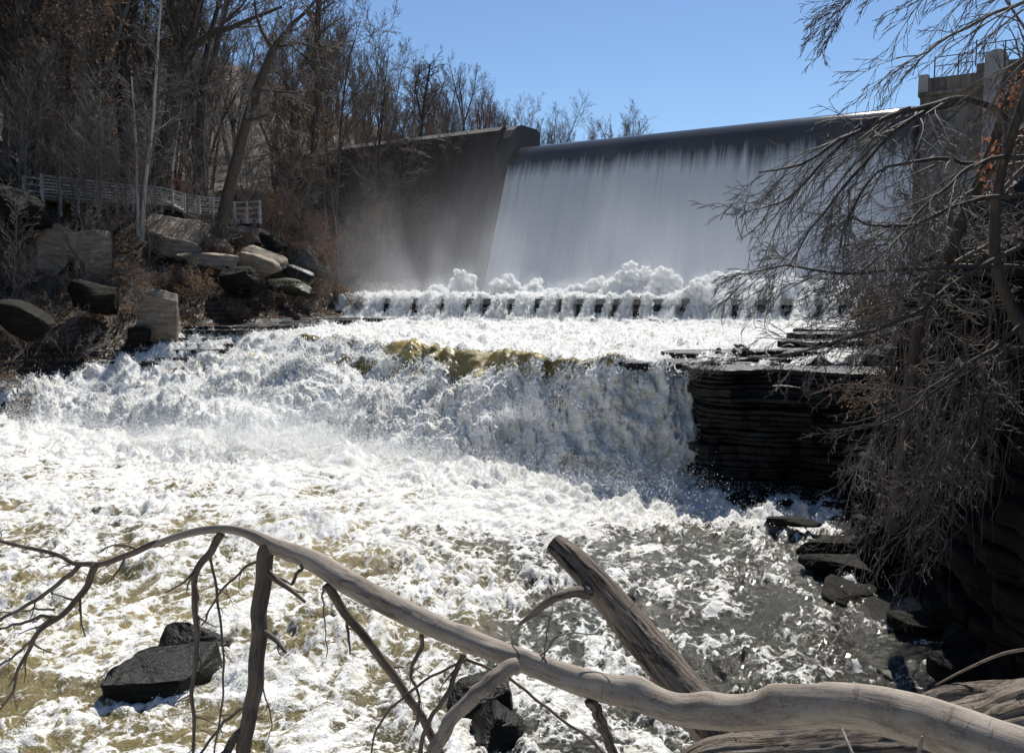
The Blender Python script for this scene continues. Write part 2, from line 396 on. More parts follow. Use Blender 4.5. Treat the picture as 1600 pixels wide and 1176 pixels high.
def terrain(x, y):
    zr = river_z(x, y); zr = np.where(y > yW(x), 3.5, zr)
    ed = .8*vnoise(x*.35, y*.35, 0, 3)+.35*vnoise(x*1.1, y*1.1, 0, 4)
    dl = (xL(y)-x)+ed; dr = (x-xR(y))+ed*.6
    bed = np.minimum(zr, river_z(x, y-1.4))-.7-.25*np.abs(vnoise(x*.3, y*.3, 0, 5))
    # left bank
    near = sstep(58, 50, y)
    prof = ip(dl, [-3, 0, 2.0, 5.5, 8, 13, 18, 60, 140], [-.6, .12, .9, 4.2, 6.2, 7.0, 9.0, 34, 58])
    proN = ip(dl, [-3, 0, 1.5, 3.5, 6, 9, 11.5, 14, 18, 60, 140], [-.6, .12, .7, 1.9, 2.7, 3.9, 5.6, 7.0, 9.5, 36, 60])
    zl = np.minimum(zr, 3.3)+prof*(1-near)+proN*near+sstep(1, 5, dl)*(.5*vnoise(x*.22, y*.22, 0, 6)+.3*vnoise(x*.8, y*.8, 0, 7)+.1*vnoise(x*3, y*3, 0, 8))
    # right bank
    far = sstep(24, 34, y)
    pr = ip(dr, [-2, 0, .9, 1.7, 3.2, 6, 40, 140], [-.6, .02, .3, .7, 4.2, 5.4, 15, 30])*(1-far)+ip(dr, [-2, 0, 1.5, 6, 40], [-.6, .1, 1.0, 2.4, 12])*far
    zrr = np.where(y < 23.2, 0, np.minimum(zr, 3.3))*1.0+pr+sstep(.5, 3, dr)*(.45*vnoise(x*.4, y*.4, 0, 9)+.25*vnoise(x*1.3, y*1.3, 0, 10)+.1*vnoise(x*4, y*4, 0, 11))
    z = np.where(dl > -3, np.maximum(bed, zl), np.where(dr > -2, np.maximum(bed, zrr), bed))
    # terracing of the low rock near the water
    q = .28; jj = z+.12*vnoise(x*.5, y*.5, 0, 12); ter = np.floor(jj/q)*q+q*sstep(.55, 1, jj/q-np.floor(jj/q))
    lo = np.clip(1-(np.maximum(z-np.minimum(zr, 3.3), 0)-1.0)/1.2, 0, 1)
    lo = np.where((dl > -3) | (dr > -2), lo, 0)
    z = z*(1-lo)+ter*lo
    # behind the dam
    s, o = dam_so(x, y); back = sstep(2.0, 6, -o)
    HX = ip(x, [-300, -150, -80, -43, -30, -14, 10, 30, 50, 120, 400], [95, 80, 60, 46, 40, 34, 31, 27, 14, 14, 30])
    zb = 15.5+(HX-15.5)*sstep(92, 190, y)+vnoise(x*.05, y*.05, 0, 13)*1.5
    z = np.where(back > 0, np.where(x < 0, np.maximum(z, z*(1-back)+zb*back), z*(1-back)+zb*back), z)
    return z
def tz(x, y): return float(terrain(np.array([x], float), np.array([y], float))[0])

gx = np.concatenate([np.linspace(-420, -60, 22), np.linspace(-58, -33, 30), np.arange(-32.5, -7, .17), np.arange(-7, 4.5, .8), np.arange(4.5, 16, .17), np.linspace(16.5, 40, 34), np.linspace(44, 420, 20)])
gy = np.concatenate([np.linspace(-60, 2, 14), np.arange(3, 29, .26), np.arange(29, 68, .2), np.linspace(69, 110, 46), np.linspace(114, 260, 30), np.linspace(275, 900, 16)])
X, Y = np.meshgrid(gx, gy); Z = terrain(X, Y)
wet = np.clip(1-(Z-np.minimum(river_z(X, Y), 3.3)-1.1+.5*vnoise(X*.9, Y*.9, 0, 14))/.7, 0, 1)
wet = np.maximum(wet, sstep(0, 1.0, X-4)*sstep(30, 22, Y))
wet = np.where(dam_so(X, Y)[1] < -4, 0, wet)
me = grid_mesh('ground', np.stack([X, Y, Z], -1).reshape(-1, 3), len(gx), len(gy), {'wet': wet})
tag(obj('ground', me, M['ground']), 'river valley ground of leaf litter, soil and wet rock ledges', None, kind='structure')

# ------------------------------------------------------------------ river
def river_grid():
    nu = 780; n1, n2, n3 = 400, 300, 130
    u = np.linspace(-.80, .62, nu)
    def solve(f):
        y = np.full(nu, 30.0)
        for _ in range(60): y = .7*y+.3*f(u*(y+5))
        return y
    b = solve(yB); tp = solve(yT); w = np.maximum(solve(yW)-.2, tp+2)
    s1 = np.linspace(0, 1, n1)[:-1]; y0 = 6.0
    rows = [y0*(b/y0)**s for s in s1]
    rows += [b+(tp-b)*s for s in np.linspace(0, 1, n2)[:-1]]
    rows += [tp+(w-tp)*s for s in np.linspace(0, 1, n3)]
    Yg = np.array(rows); Xg = u[None]*(Yg+5)
    return Xg, Yg
X, Y = river_grid(); nv, nu = X.shape
Z0 = river_z(X, Y)
tt = (Y-yB(X))/(yT(X)-yB(X)); casc = sstep(-.06, .1, tt)*sstep(1.12, .85, tt)
shelf = sstep(.95, 1.1, tt); pool = sstep(.02, -.1, tt)
fall_l = np.clip(sstep(-.9, -.02, (Y-yB(X))/6)*sstep(.05, 0, tt), 0, 1)   # boil at the foot
dz = np.gradient(Z0, axis=0)/np.maximum(np.gradient(Y, axis=0), 1e-3)
slope = np.clip(dz, 0, 4)
# flow-bent coordinates
wx = X+1.6*vnoise(X*.2, Y*.2, 0, 40)+.35*vnoise(X*.9, Y*.9, 0, 38); wy = Y+1.6*vnoise(X*.2+9, Y*.2, 0, 41)+.35*vnoise(X*.9+4, Y*.9, 0, 39)
big = fbm(wx*.55, wy*.30, Z0*.5, 3, 42, 1)
mid = fbm(wx*1.7, wy*1.0, Z0*1.4, 3, 45, 1)
sml = fbm(wx*4.6, wy*(3.4-1.6*casc), Z0*1.5, 3, 48, 1)
tin = fbm(X*14, Y*9, Z0*4, 2, 52, 0)
near = sstep(30, 12, Y)
calm = sstep(-2, 5, X)*sstep(23, 14, Y)                       # glittering, less foamy corner
amp_b = .22*pool+.58*casc*(1-.35*sstep(3, 5, X))+.34*shelf+.30*fall_l; amp_m = .17*pool+.36*casc+.30*shelf+.18*fall_l
amp_s = .060*pool*(1+.9*calm)+.17*casc+.14*shelf+.05*fall_l; amp_t = .016*pool*(1+1.2*calm)+.065*casc+.04*shelf
glide = np.exp(-((tt-.90)/.15)**2)*np.clip(.35+1.9*vnoise(X*.38, Y*.08, 0, 75), 0, 1)*sstep(-9, -5, X)*sstep(4.6, 3, X); damp = 1-.85*glide
amp_m, amp_s, amp_t = amp_m*damp, amp_s*damp, amp_t*damp
rgh = .45+.85*sstep(-.35, .35, vnoise(X*.28, Y*.28, 0, 71)+.4*vnoise(X*.8, Y*.8, 0, 73)); amp_m = amp_m*(1-pool+pool*rgh); amp_s = amp_s*(1-pool+pool*rgh); amp_t = amp_t*(1-pool+pool*rgh)
D = big*amp_b*(1-.5*glide)+mid*amp_m*(1-.35*calm)+sml*amp_s+tin*amp_t
D += casc*.45*fbm(wx*.8, wy*.12, 0, 2, 60, 1)+casc*.45*fbm(wx*.22, wy*.16, 0, 2, 63, 1)*sstep(5, 2, X)
D += .5*np.exp(-((Y-yB(X)+.3)/.9)**2)*np.clip(fbm(X*.5, Y*.3, 0, 3, 66, 1)+.3, 0, 1.2)*sstep(5.2, 4, X)
D += casc*.75*vnoise(X*.33, Y*.30, 0, 58)*sstep(5, 2, X)
D += pool*(.25+.75*calm)*(.048*vnoise(X*5, Y*4, 0, 53)+.034*vnoise(X*11, Y*9, 0, 54)+.010*vnoise(X*23, Y*17, 0, 55))
# standing waves and humps on the pool
for hx, hy, hr, hh in [(P(470,822,20)[0], 18.6, .75, .30), (P(585,880,16)[0], 16.2, .55, .26), (P(500,1000,13)[0], 12.6, .7, .30), (P(740,935,15)[0], 14.4, .9, .2), (P(880,960,13.9)[0], 13.9, .9, .18), (P(250,890,16)[0], 15.8, .6, .16)]:
    r2 = ((X-hx)/(hr*1.7))**2+((Y-hy)/hr)**2; D += hh*np.exp(-r2)*(1+.5*mid)
# move along the surface normal in the steep part
nz = 1/np.sqrt(1+slope**2); ny = -slope*nz
nocov = sstep(4.7, 5.3, X)*casc*sstep(1.02, .9, tt)
D *= 1-.9*nocov
Xd = X+.25*casc*sml*.3; Yd = Y+ny*D; Zd = Z0+nz*D; Yd = Yd+nocov*1.8
# foam cover
cover = .50*pool+.93*casc+.95*shelf
cover += .55*fall_l
cover += .10*sstep(-2, 3, -X)*sstep(14, 26, Y)*pool+.05*sstep(17, 24, Y)*pool
cover += .50*fbm(wx*.55, wy*.9, 0, 4, 72)*pool+.42*fbm(wx*2.4, wy*.75, 0, 3, 74)*pool
cover -= .36*calm-.22*calm*fbm(X*3.2, Y*2.6, 0, 3, 97)  # fine foam flecks here, partly painted in to read as sun glints
cover += .22*fbm(wx*.35, wy*.35, 0, 3, 70)*pool*1.6
cover += .38*mid*pool+.16*sml*pool+.25*big*pool
cover -= .25*pool*sstep(15, 8, Y)*sstep(-1, -5, X)
cover += .8*np.exp(-((X-P(880,800,20)[0])/2.6)**2-((Y-20.6)/1.3)**2)*pool
brink = np.exp(-((tt-.90)/.15)**2)*np.clip(.35+1.9*vnoise(X*.38, Y*.08, 0, 75), 0, 1)*sstep(-9, -5, X)*sstep(4.6, 3, X)
cover -= 1.0*brink
cover -= casc*np.clip(-.05-big*.9-.35*mid, 0, 1)*.85*(1-.95*sstep(-2, .5, X))
cover -= shelf*np.clip(.05-mid-.6*big, 0, 1)*.75
hump = np.clip(vnoise(X*.45, Y*.5, 0, 78)+.5*vnoise(X*1.1, Y*1.3, 0, 79)-.22, 0, 1)*casc*sstep(.25, .5, tt)*sstep(3.5, 1, X)
cover -= 1.9*hump
cover -= casc*.12*sstep(1.0, 3.5, X)+casc*.30*np.clip(-sml*1.5-.5*mid, 0, 1)*sstep(0, 3, X)
tint = np.clip(.12+1.0*brink+1.5*hump+.5*vnoise(X*.4, Y*.4, 0, 77)+.35*sstep(1, -4, X)*pool+.25*np.clip(D/.2, 0, 1)-.75*calm, 0, 1)
Zd = np.where(cover < .4, Zd-.02, Zd)
Vw = np.stack([Xd, Yd, Zd], -1).reshape(-1, 3)
me = grid_mesh('river_water', Vw, nu, nv, {'foam': cover, 'tint': tint})
tag(obj('river_water', me, M['water']), 'foaming brown and white river tumbling over the rock step', None, kind='structure')
# quiet water sheet further than the fan reaches, under the near edge
V = [(-60, -40, -.12), (40, -40, -.12), (40, 8, -.12), (-60, 8, -.12)]
me = new_mesh('river_water', V, [(0, 1, 2, 3)]); 
for kx, vv in (('foam', .6), ('tint', .4)):
    at = me.attributes.new(kx, 'FLOAT', 'POINT'); at.data.foreach_set('value', np.full(4, vv, np.float32))
tag(obj('river_water', me, M['water']), 'foaming river continuing under the viewpoint', None, kind='structure')

# froth and spray as clouds of droplets (real spheres)
def droplets(name, pts, rad, mat, label, cat='spray'):
    me = bpy.data.meshes.new(name); me.vertices.add(len(pts)); me.vertices.foreach_set('co', np.asarray(pts, np.float32).ravel())
    at = me.attributes.new('droplet', 'FLOAT', 'POINT'); at.data.foreach_set('value', np.asarray(rad, np.float32))
    me.materials.append(mat); me.update()
    o = obj(name, me)
    ng = bpy.data.node_groups.new('droplet_cloud', 'GeometryNodeTree')
    ng.interface.new_socket('Geometry', in_out='INPUT', socket_type='NodeSocketGeometry'); ng.interface.new_socket('Geometry', in_out='OUTPUT', socket_type='NodeSocketGeometry')
    a = ng.nodes.new('NodeGroupInput'); b = ng.nodes.new('NodeGroupOutput'); mp = ng.nodes.new('GeometryNodeMeshToPoints')
    na = ng.nodes.new('GeometryNodeInputNamedAttribute'); na.data_type = 'FLOAT'; na.inputs['Name'].default_value = 'droplet'
    sm = ng.nodes.new('GeometryNodeSetMaterial'); sm.inputs['Material'].default_value = mat
    ng.links.new(a.outputs[0], mp.inputs['Mesh']); ng.links.new(na.outputs['Attribute'], mp.inputs['Radius'])
    ng.links.new(mp.outputs[0], sm.inputs[0]); ng.links.new(sm.outputs[0], b.inputs[0])
    md = o.modifiers.new('droplets', 'NODES'); md.node_group = ng
    tag(o, label, cat, kind='stuff'); return o
gxv = np.gradient(Vw.reshape(nv, nu, 3), axis=0); gxu = np.gradient(Vw.reshape(nv, nu, 3), axis=1)
Nw = np.cross(gxu, gxv); area = np.linalg.norm(Nw, axis=-1); Nw /= area[..., None]+1e-9
def scatter(weight, n, lo, hi, r0, r1, up=0.0, tail=2.0):
    w = (np.clip(weight, 0, None)*area).ravel(); w /= w.sum()
    i = RNG.choice(len(w), n, p=w); h = lo+(hi-lo)*RNG.random(n)**tail
    p = Vw[i]+Nw.reshape(-1, 3)[i]*h[:, None]+RNG.normal(0, .02, (n, 3)); p[:, 2] += h*up
    return p, r0+(r1-r0)*RNG.random(n)**2
crest = np.clip(mid*1.2+big*.8+.1, 0, 1)
p1, r1 = scatter(casc*(.15+crest)*(cover > .35), 150000, -.01, .16, .006, .022, .2, 2.0)
p2, r2 = scatter(casc*(crest**2)+fall_l*.8, 40000, .0, .7, .005, .013, .6, 2.5)
p3, r3 = scatter(shelf*(.1+crest), 60000, -.01, .14, .010, .026, .2, 2.0)
p4, r4 = scatter(pool*(cover > .6)*np.clip(sml+mid, 0, 1)*near*(1-calm*.5), 50000, -.004, .05, .003, .009, 0, 2.0)
bp, br = [], []
for px, py, Y, sx_, sz_, n_ in ((390, 680, 28.6, 1.5, .75, 26000), (500, 700, 27.8, 1.6, .55, 24000), (250, 680, 29.5, 1.6, .4, 12000), (640, 705, 26.8, 1.5, .35, 12000), (760, 730, 25.2, 1.4, .35, 12000), (1000, 740, 22.6, 1.6, .3, 12000), (80, 655, 33, 2.2, .35, 10000), (840, 640, 26.2, .9, .4, 7000), (560, 640, 30.5, 1.5, .35, 9000)):
    c = P(px, py, Y); q = RNG.normal(0, 1, (n_, 3)); bp.append(np.c_[c[0]+q[:, 0]*sx_, c[1]+q[:, 1]*.6, c[2]-.25+np.abs(q[:, 2])*sz_*np.exp(-.25*q[:, 0]**2)]); br.append(RNG.uniform(.003, .009, n_))
bp, br = np.vstack(bp), np.concatenate(br); p2, r2 = np.vstack([p2, bp]), np.concatenate([r2, br])
keepc = lambda p: ~((p[:, 0] > 5.0) & (p[:, 1] < 23.9) & (p[:, 2] > .3))
p1, r1 = p1[keepc(p1)], r1[keepc(p1)]; p2, r2 = p2[keepc(p2)], r2[keepc(p2)]
droplets('spray', np.vstack([p1, p2, p3, p4]), np.concatenate([r1, r2, r3, r4]), M['froth'], 'white spray flying off the cascade and rapids', 'spray')

# ------------------------------------------------------------------ dam
def ext(s, o, z): return np.array([DA[0]+DE[0]*s+DN[0]*o, DA[1]+DE[1]*s+DN[1]*o, z])
prof = np.array([(-3.2, CZ-.12), (-1.5, CZ-.03), (-.4, CZ), (.5, CZ-.14), (1.2, CZ-.55), (1.75, CZ-1.2), (2.2, CZ-2.1), (3.0, CZ-4.3), (4.4, CZ-8.2), (5.7, CZ-11.6), (6.6, CZ-13.4)])
dam = empty('dam', ext(DL/2, 0, 0)); tag(dam, 'high concrete dam with water pouring over its whole sloping face', 'dam')
def child_mesh(name, V, F, mat, par, smooth=False):
    V = np.asarray(V, float)-np.array(par.location); return obj(name, new_mesh(name, V, F, smooth=smooth), mat, par)
pr = smooth_path(np.c_[prof, np.zeros(len(prof))], 40)[:, :2]
V = []; F = []
for s in (-.2, DL+.2):
    for o, z in pr: V.append(ext(s, o-.3, z-.25))
    V.append(ext(s, 6.4, 0)); V.append(ext(s, -3.5, 0)); V.append(ext(s, -3.5, CZ-.6))
nn = len(pr)+3
F = [(i, (i+1) % nn, nn+(i+1) % nn, nn+i) for i in range(nn)]+[tuple(range(nn))[::-1], tuple(range(nn, 2*nn))]
child_mesh('spillway', V, F, M['concrete'], dam)
# falling sheet
ns, nzv = 420, 150
ss = np.linspace(0, DL+1.2, ns); prf = smooth_path(np.c_[prof, np.zeros(len(prof))], nzv)[:, :2]
S, K = np.meshgrid(ss, np.arange(nzv)); O = prf[:, 0][K]; Zf = prf[:, 1][K]
ramp_out = sstep(1, 5, O)
dsp = .10*fbm(S*1.2, O*.15, 0, 4, 80, 1)*ramp_out+.05*fbm(S*5, O*.5, 0, 3, 84, 1)*ramp_out+.02*vnoise(S*.7, O*.4, 0, 88)
right = 1.4*np.clip((O-1)/6, 0, 1)*(S/DL)
cl = ext(0, 0, 0)
Xf = DA[0]+DE[0]*(S*1.0+right-1.2*(S/DL)*1)+DN[0]*(O+dsp); Yf = DA[1]+DE[1]*(S+right-1.2*(S/DL))+DN[1]*(O+dsp)
drop = CZ-Zf
fo = sstep(1.1, 4.4, drop*(1.35-.5*S/DL)+.7*vnoise(S*.4, S*0, 0, 90)+.35*vnoise(S*2.2, S*0, 0, 91)+.35*vnoise(S*6, S*0, 0, 93))*.95
fo = fo+.35*sstep(1.0, 3.0, drop)*np.clip(vnoise(S*2.4, O*.05, 0, 92), 0, 1)+.18*sstep(4, 10, drop)
strip = np.exp(-((S-(DL-1.7))/.35)**2)*np.clip(vnoise(S*3, O*.8, 0, 95)+.7, 0, 1)*sstep(7, 4, drop); fo -= strip*.8
me = grid_mesh('waterfall', np.stack([Xf, Yf, Zf], -1).reshape(-1, 3), ns, nzv, {'foam': fo})
uv = me.uv_layers.new(name='uv'); li = np.zeros(len(me.loops), np.int32); me.loops.foreach_get('vertex_index', li)
u_ = (S/DL).ravel()[li]; v_ = (K/nzv).ravel()[li]; uv.data.foreach_set('uv', np.stack([u_, v_], 1).astype(np.float32).ravel())
tag(obj('waterfall_sheet', me, M['fall']), 'smooth dark lip of water turning into a white sheet down the dam face', None, kind='structure')
# side walls
def prism(name, sec, s0, s1, mat, par):
    V = [ext(s0, o, z) for o, z in sec]+[ext(s1, o, z) for o, z in sec]; n = len(sec)
    F = [(i, (i+1) % n, n+(i+1) % n, n+i) for i in range(n)]+[tuple(range(n))[::-1], tuple(range(n, 2*n))]
    return child_mesh(name, V, F, mat, par)
def nose(z1, off): return [(-3, 0), (-3, z1-.3), (-2.6, z1), (-.2, z1), (.5, z1-.15), (1.1, z1-.55), (1.7, z1-1.3), (2.1+off, z1-2.6), (3.0+off, z1-5.5), (4.4+off, z1-9.6), (7.6+off, 0)]
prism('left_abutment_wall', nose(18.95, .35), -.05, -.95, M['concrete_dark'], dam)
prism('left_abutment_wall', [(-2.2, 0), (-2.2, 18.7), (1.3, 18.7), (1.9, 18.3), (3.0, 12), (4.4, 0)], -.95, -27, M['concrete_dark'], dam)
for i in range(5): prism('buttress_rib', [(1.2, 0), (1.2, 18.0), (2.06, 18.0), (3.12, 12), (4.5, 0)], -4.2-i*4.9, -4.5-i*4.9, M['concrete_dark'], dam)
# right abutment
B0 = DL+.35
def blk(name, pts, z0, z1, mat, bat=0.0):
    V = [ext(s, o, z0) for s, o in pts]+[ext(s, o, z1) for s, o in pts]; n = len(pts)
    F = [(i, (i+1) % n, n+(i+1) % n, n+i) for i in range(n)]+[tuple(range(n))[::-1], tuple(range(n, 2*n))]
    return child_mesh(name, V, F, mat, dam)
V = [ext(B0, -3, 0), ext(B0, -3, 17.5), ext(B0, .7, 17.5), ext(B0+1.5, 7.2, 0), ext(B0+26, -3, 0), ext(B0+26, -3, 17.5), ext(B0+26, .7, 17.5), ext(B0+26, 3.2, 0)]
child_mesh('right_abutment_wall', V, [(0, 1, 2, 3), (7, 6, 5, 4), (0, 4, 5, 1), (1, 5, 6, 2), (2, 6, 7, 3), (3, 7, 4, 0)], M['concrete'], dam)
blk('cornice', [(B0-.1, -3.1), (B0-.1, .95), (B0+26, .95), (B0+26, -3.1)], 17.5, 17.72, M['concrete'])
blk('parapet', [(B0-.05, .25), (B0-.05, .65), (B0+26, .65), (B0+26, .25)], 17.723, 18.62, M['concrete'])
blk('parapet_post', [(B0-.12, .1), (B0-.12, .8), (B0+.45, .8), (B0+.45, .1)], 17.724, 18.85, M['pale_concrete'])
blk('upper_parapet', [(B0+3.1, -.6), (B0+3.1, .2), (B0+26, .2), (B0+26, -.6)], 17.725, 19.25, M['concrete'])
blk('upper_parapet', [(B0+5.6, -1.4), (B0+5.6, -.62), (B0+26, -.62), (B0+26, -1.4)], 17.726, 19.75, M['concrete'])
# rounded pale pier
pv = []; nseg = 12; w2 = .6
zt = 19.15
sec = [(B0+4.3-w2, 12.2), (B0+4.3-w2, zt)]+[(B0+4.3-w2*cos(a), zt+w2*.75*sin(a)) for a in np.linspace(0.25, pi-.25, 9)]+[(B0+4.3+w2, zt), (B0+4.3+w2, 12.2)]
V = [ext(s, 1.9, z) for s, z in sec]+[ext(s, .66, z) for s, z in sec]; n = len(sec)
child_mesh('pier', V, [(i, (i+1) % n, n+(i+1) % n, n+i) for i in range(n)]+[tuple(range(n))[::-1], tuple(range(n, 2*n))], M['pale_concrete'], dam)
for sx, z0, z1 in ((6.2, 13.6, 15.0), (4.3, 11.6, 12.1)):
    blk('pale_patch', [(B0+sx-.5, 1.6), (B0+sx-.5, 2.3), (B0+sx+.5, 2.3), (B0+sx+.5, 1.6)], z0, z1, M['pale_concrete'])  # raised pale blocks, the white patches on the abutment face
for i, s in enumerate((.75, 2.1, 3.0, 4.6, 6.0, 7.6, 9.2, 11, 13, 15)):
    zb = 18.6 if s < 3 else (19.2 if s < 5.5 else 19.7)
    o_ = .45 if s < 3 else (-.2 if s < 5.5 else -1.0)
    r = beam('rail_post', ext(B0+s, o_, zb)-np.array(dam.location), ext(B0+s, o_, zb+(1.35 if i != 2 else 1.6))-np.array(dam.location), .06, .06, M['metal'], dam)
for a, b, o_, zb in ((.75, 3.0, .45, 18.6), (3.0, 5.4, -.2, 19.2), (6.0, 15, -1.0, 19.7)):
    for h in (.75, 1.3): beam('rail', ext(B0+a, o_, zb+h)-np.array(dam.location), ext(B0+b, o_, zb+h)-np.array(dam.location), .05, .05, M['metal'], dam)
# reservoir behind
V = [ext(-30, -3.3, 16.95), ext(DL+40, -3.3, 16.95), ext(DL+60, -130, 16.95), ext(0, -170, 16.95)]
tag(obj('reservoir_water', new_mesh('reservoir_water', V, [(0, 1, 2, 3)]), simple_mat('lake', (.02, .03, .035), (.03, .04, .045), 1, .1)), 'lake water held behind the dam crest', None, kind='structure')

# ------------------------------------------------------------------ stilling basin and baffled weir
we = (WB-WA)/np.linalg.norm(WB-WA); wn = np.array([we[1], -we[0]]); wL = np.linalg.norm(WB-WA)
if wn[1] > 0: wn = -wn
def wp(s, o, z): return np.array([WA[0]+we[0]*s+wn[0]*o, WA[1]+we[1]*s+wn[1]*o, z])
def s_of_px(px):
    xr = (px-800)/(FPX*cos(PITCH)*1.0); # x = xr*y approximately on the horizon
    return float((xr*WA[1]-WA[0])/(we[0]-xr*we[1]))
WZ = 4.68
weir = empty('weir', wp(wL/2, 0, 3)); tag(weir, 'low concrete baffle weir with dark piers showing through the overflow', 'weir')
V = [wp(s, o, z) for s in (-1, wL+1) for o, z in ((-.5, 2), (-.5, WZ), (.25, WZ), (.55, 2))]
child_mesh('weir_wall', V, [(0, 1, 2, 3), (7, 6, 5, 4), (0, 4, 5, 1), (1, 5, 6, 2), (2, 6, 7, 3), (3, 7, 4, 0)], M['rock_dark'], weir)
gaps = [618, 662, 705, 742, 768, 810, 848, 885, 912, 942, 970, 1001, 1030, 1072, 1150, 1190, 1232, 1275, 1315]
gs = [s_of_px(g) for g in gaps]
for i, s in enumerate(gs):
    w_ = .22+.12*random.random(); ln = random.uniform(-.25, .1)
    V = [wp(s-w_, .0, WZ+.06), wp(s+w_, .0, WZ+.06), wp(s+w_*.95, .95, WZ+.03), wp(s-w_*.95, .95, WZ+.03), wp(s-w_+ln, .2, 2.6), wp(s+w_*.4+ln, .2, 2.6), wp(s+w_*.4+ln, 1.25, 2.6), wp(s-w_+ln, 1.25, 2.6)]
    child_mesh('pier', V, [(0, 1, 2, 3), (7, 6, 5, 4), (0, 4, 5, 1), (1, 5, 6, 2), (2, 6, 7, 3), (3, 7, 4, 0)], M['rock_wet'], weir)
# overflow curtain
ns, nk = 620, 70
ss = np.linspace(-1.5, wL+1.5, ns); S, K = np.meshgrid(ss, np.linspace(0, 1, nk))
gap = np.zeros_like(S)
for i, s in enumerate(gs): gap = np.maximum(gap, np.exp(-((S-s+K*.3-.1*np.sin(i*2.3))/(.27+.07*np.sin(i*1.7)))**4)*(1-.35*(i%3==0))*(1-.5*sstep(.75, 1, K)))
bl = fbm(S*.9, K*1.4, 0, 3, 101, 1); bm_ = fbm(S*2.6, K*4, 0, 3, 104, 1); bs = fbm(S*8, K*12, 0, 2, 107, 1)
O = -2.2+4.6*K**.8; O = O+sstep(.35, .7, K)*(.25*bl)
Zc = WZ+.16-1.5*sstep(.5, .98, K)
Dn = .42*bl+.30*bm_+.12*bs
O2 = O+Dn*sstep(.4, .7, K)-gap*sstep(.3, .5, K)*.95*(K < 1.1); Z2 = Zc+Dn*(1-.6*sstep(.5, .8, K))+.12-gap*.22*(1-sstep(.6, .9, K))
Pc = WA[None, None]+we*S[..., None]+wn*O2[..., None]
me = grid_mesh('overflow_water', np.dstack([Pc, Z2]).reshape(-1, 3), ns, nk, {'foam': 1.15+.0*S, 'tint': .3+.0*S})
tag(obj('overflow_water', me, M['water']), 'white water pouring over the baffled weir', None, kind='structure')
# basin with boils and plumes
plumes = [(720, 62.5, 2.0, 1.1), (688, 62, .9, .8), (800, 60.5, 1.6, 1.4), (838, 60, 1.0, .9), (990, 57.5, 2.3, 1.3), (935, 58, 1.4, 1.2), (1040, 56.5, 1.9, 1.3), (898, 58.5, .9, 1.0), (1120, 54.5, 1.6, 1.3), (1160, 54, 1.6, 1.2), (1240, 52.6, 1.5, 1.3), (1205, 53, 1.1, 1.0), (1095, 53.2, 1.3, 1.0), (1290, 51.8, 1.1, 1.0), (868, 58.3, .6, 1.2), (640, 61, .5, 1.5), (600, 61, .4, 1.1), (1330, 51.2, .7, 1.0)]
plumes = [((px-800)/FPX/cos(PITCH)*y_, y_, h, r) for px, y_, h, r in plumes]
bx, by = np.meshgrid(np.linspace(-14, 30, 520), np.linspace(48, 82, 260))
zb = WZ+.05+.30*fbm(bx*.5, by*.5, 0, 3, 110, 1)+.12*fbm(bx*2.2, by*2.2, 0, 3, 113, 1)
for px_, py_, h, r in plumes:
    q = ((bx-px_)/(r*1.5))**2+((by-py_)/r)**2
    zb = zb+.30*h*np.exp(-q)*(.92+.75*fbm(bx*1.3, by*1.3, 0, 4, 116, 1))
mask = (by > yW(bx)+.3) & (dam_so(bx, by)[1] > -.8)
me = grid_mesh('basin_water', np.dstack([bx, by, zb]).reshape(-1, 3), 520, 260, {'foam': 1.2+0*bx, 'tint': .2+0*bx}, mask=mask)
tag(obj('basin_water', me, M['water']), 'boiling white water between the dam foot and the weir', None, kind='structure')
# lumps of froth: small displaced balls heaped into each plume and along the overflow
def _ico2():
    import bmesh
    bm = bmesh.new(); bmesh.ops.create_icosphere(bm, subdivisions=3, radius=1); bm.verts.ensure_lookup_table()
    V = np.array([v.co[:] for v in bm.verts]); T = np.array([[v.index for v in f.verts] for f in bm.faces]); bm.free(); return V, T
IV, IT = _ico2()
def lumps(name, cs, rs, label, seed):
    cs = np.array(cs); rs = np.array(rs); n = len(cs)
    V = cs[:, None]+IV[None]*rs[:, None, None]; x, y, z = V[..., 0], V[..., 1], V[..., 2]
    D = .45*fbm(x*2.4, y*2.4, z*2.4, 3, seed, 1)+.22*vnoise(x*9, y*9, z*9, seed+7)
    V = cs[:, None]+IV[None]*(rs[:, None]*(1+D))[..., None]
    T = (IT[None]+np.arange(n)[:, None, None]*len(IV)).reshape(-1, 3)
    me = new_mesh(name, V.reshape(-1, 3), tris=T)
    return tag(obj(name, me, M['froth']), label, 'foam', kind='stuff')
cs, rs = [], []
for (px_, py_, h, r) in plumes:
    sub = [(px_+random.uniform(-.8, .8)*r, py_+random.gauss(0, .3), h*random.uniform(.45, .95), random.uniform(.35, .6)*r, random.uniform(-.5, .5)) for _ in range(7)]
    sub[0] = (px_, py_, h, .5*r, -.1)
    for sx_, sy_, sh, sr, ln_ in sub:
        for _ in range(int(9+12*sh)):
            f = random.random()**.8; a = random.random()*2*pi; q = random.random()**.5*sr*(1.1-.55*f)
            cs.append((sx_+q*cos(a)*1.3+ln_*f*sh, sy_+q*sin(a), WZ+sh*f)); rs.append(random.uniform(.07, .21)*(.85+.2*h)*(1.12-.5*f))
for _ in range(190):
    s = random.uniform(0, wL); 
    if min(abs(s-g) for g in gs) < .42: continue
    f = random.random(); p = wp(s, -1.6+2.6*f, WZ+.05+.1*random.random()-1.0*max(0, f-.62)*1.8); cs.append(p); rs.append(random.uniform(.14, .32))
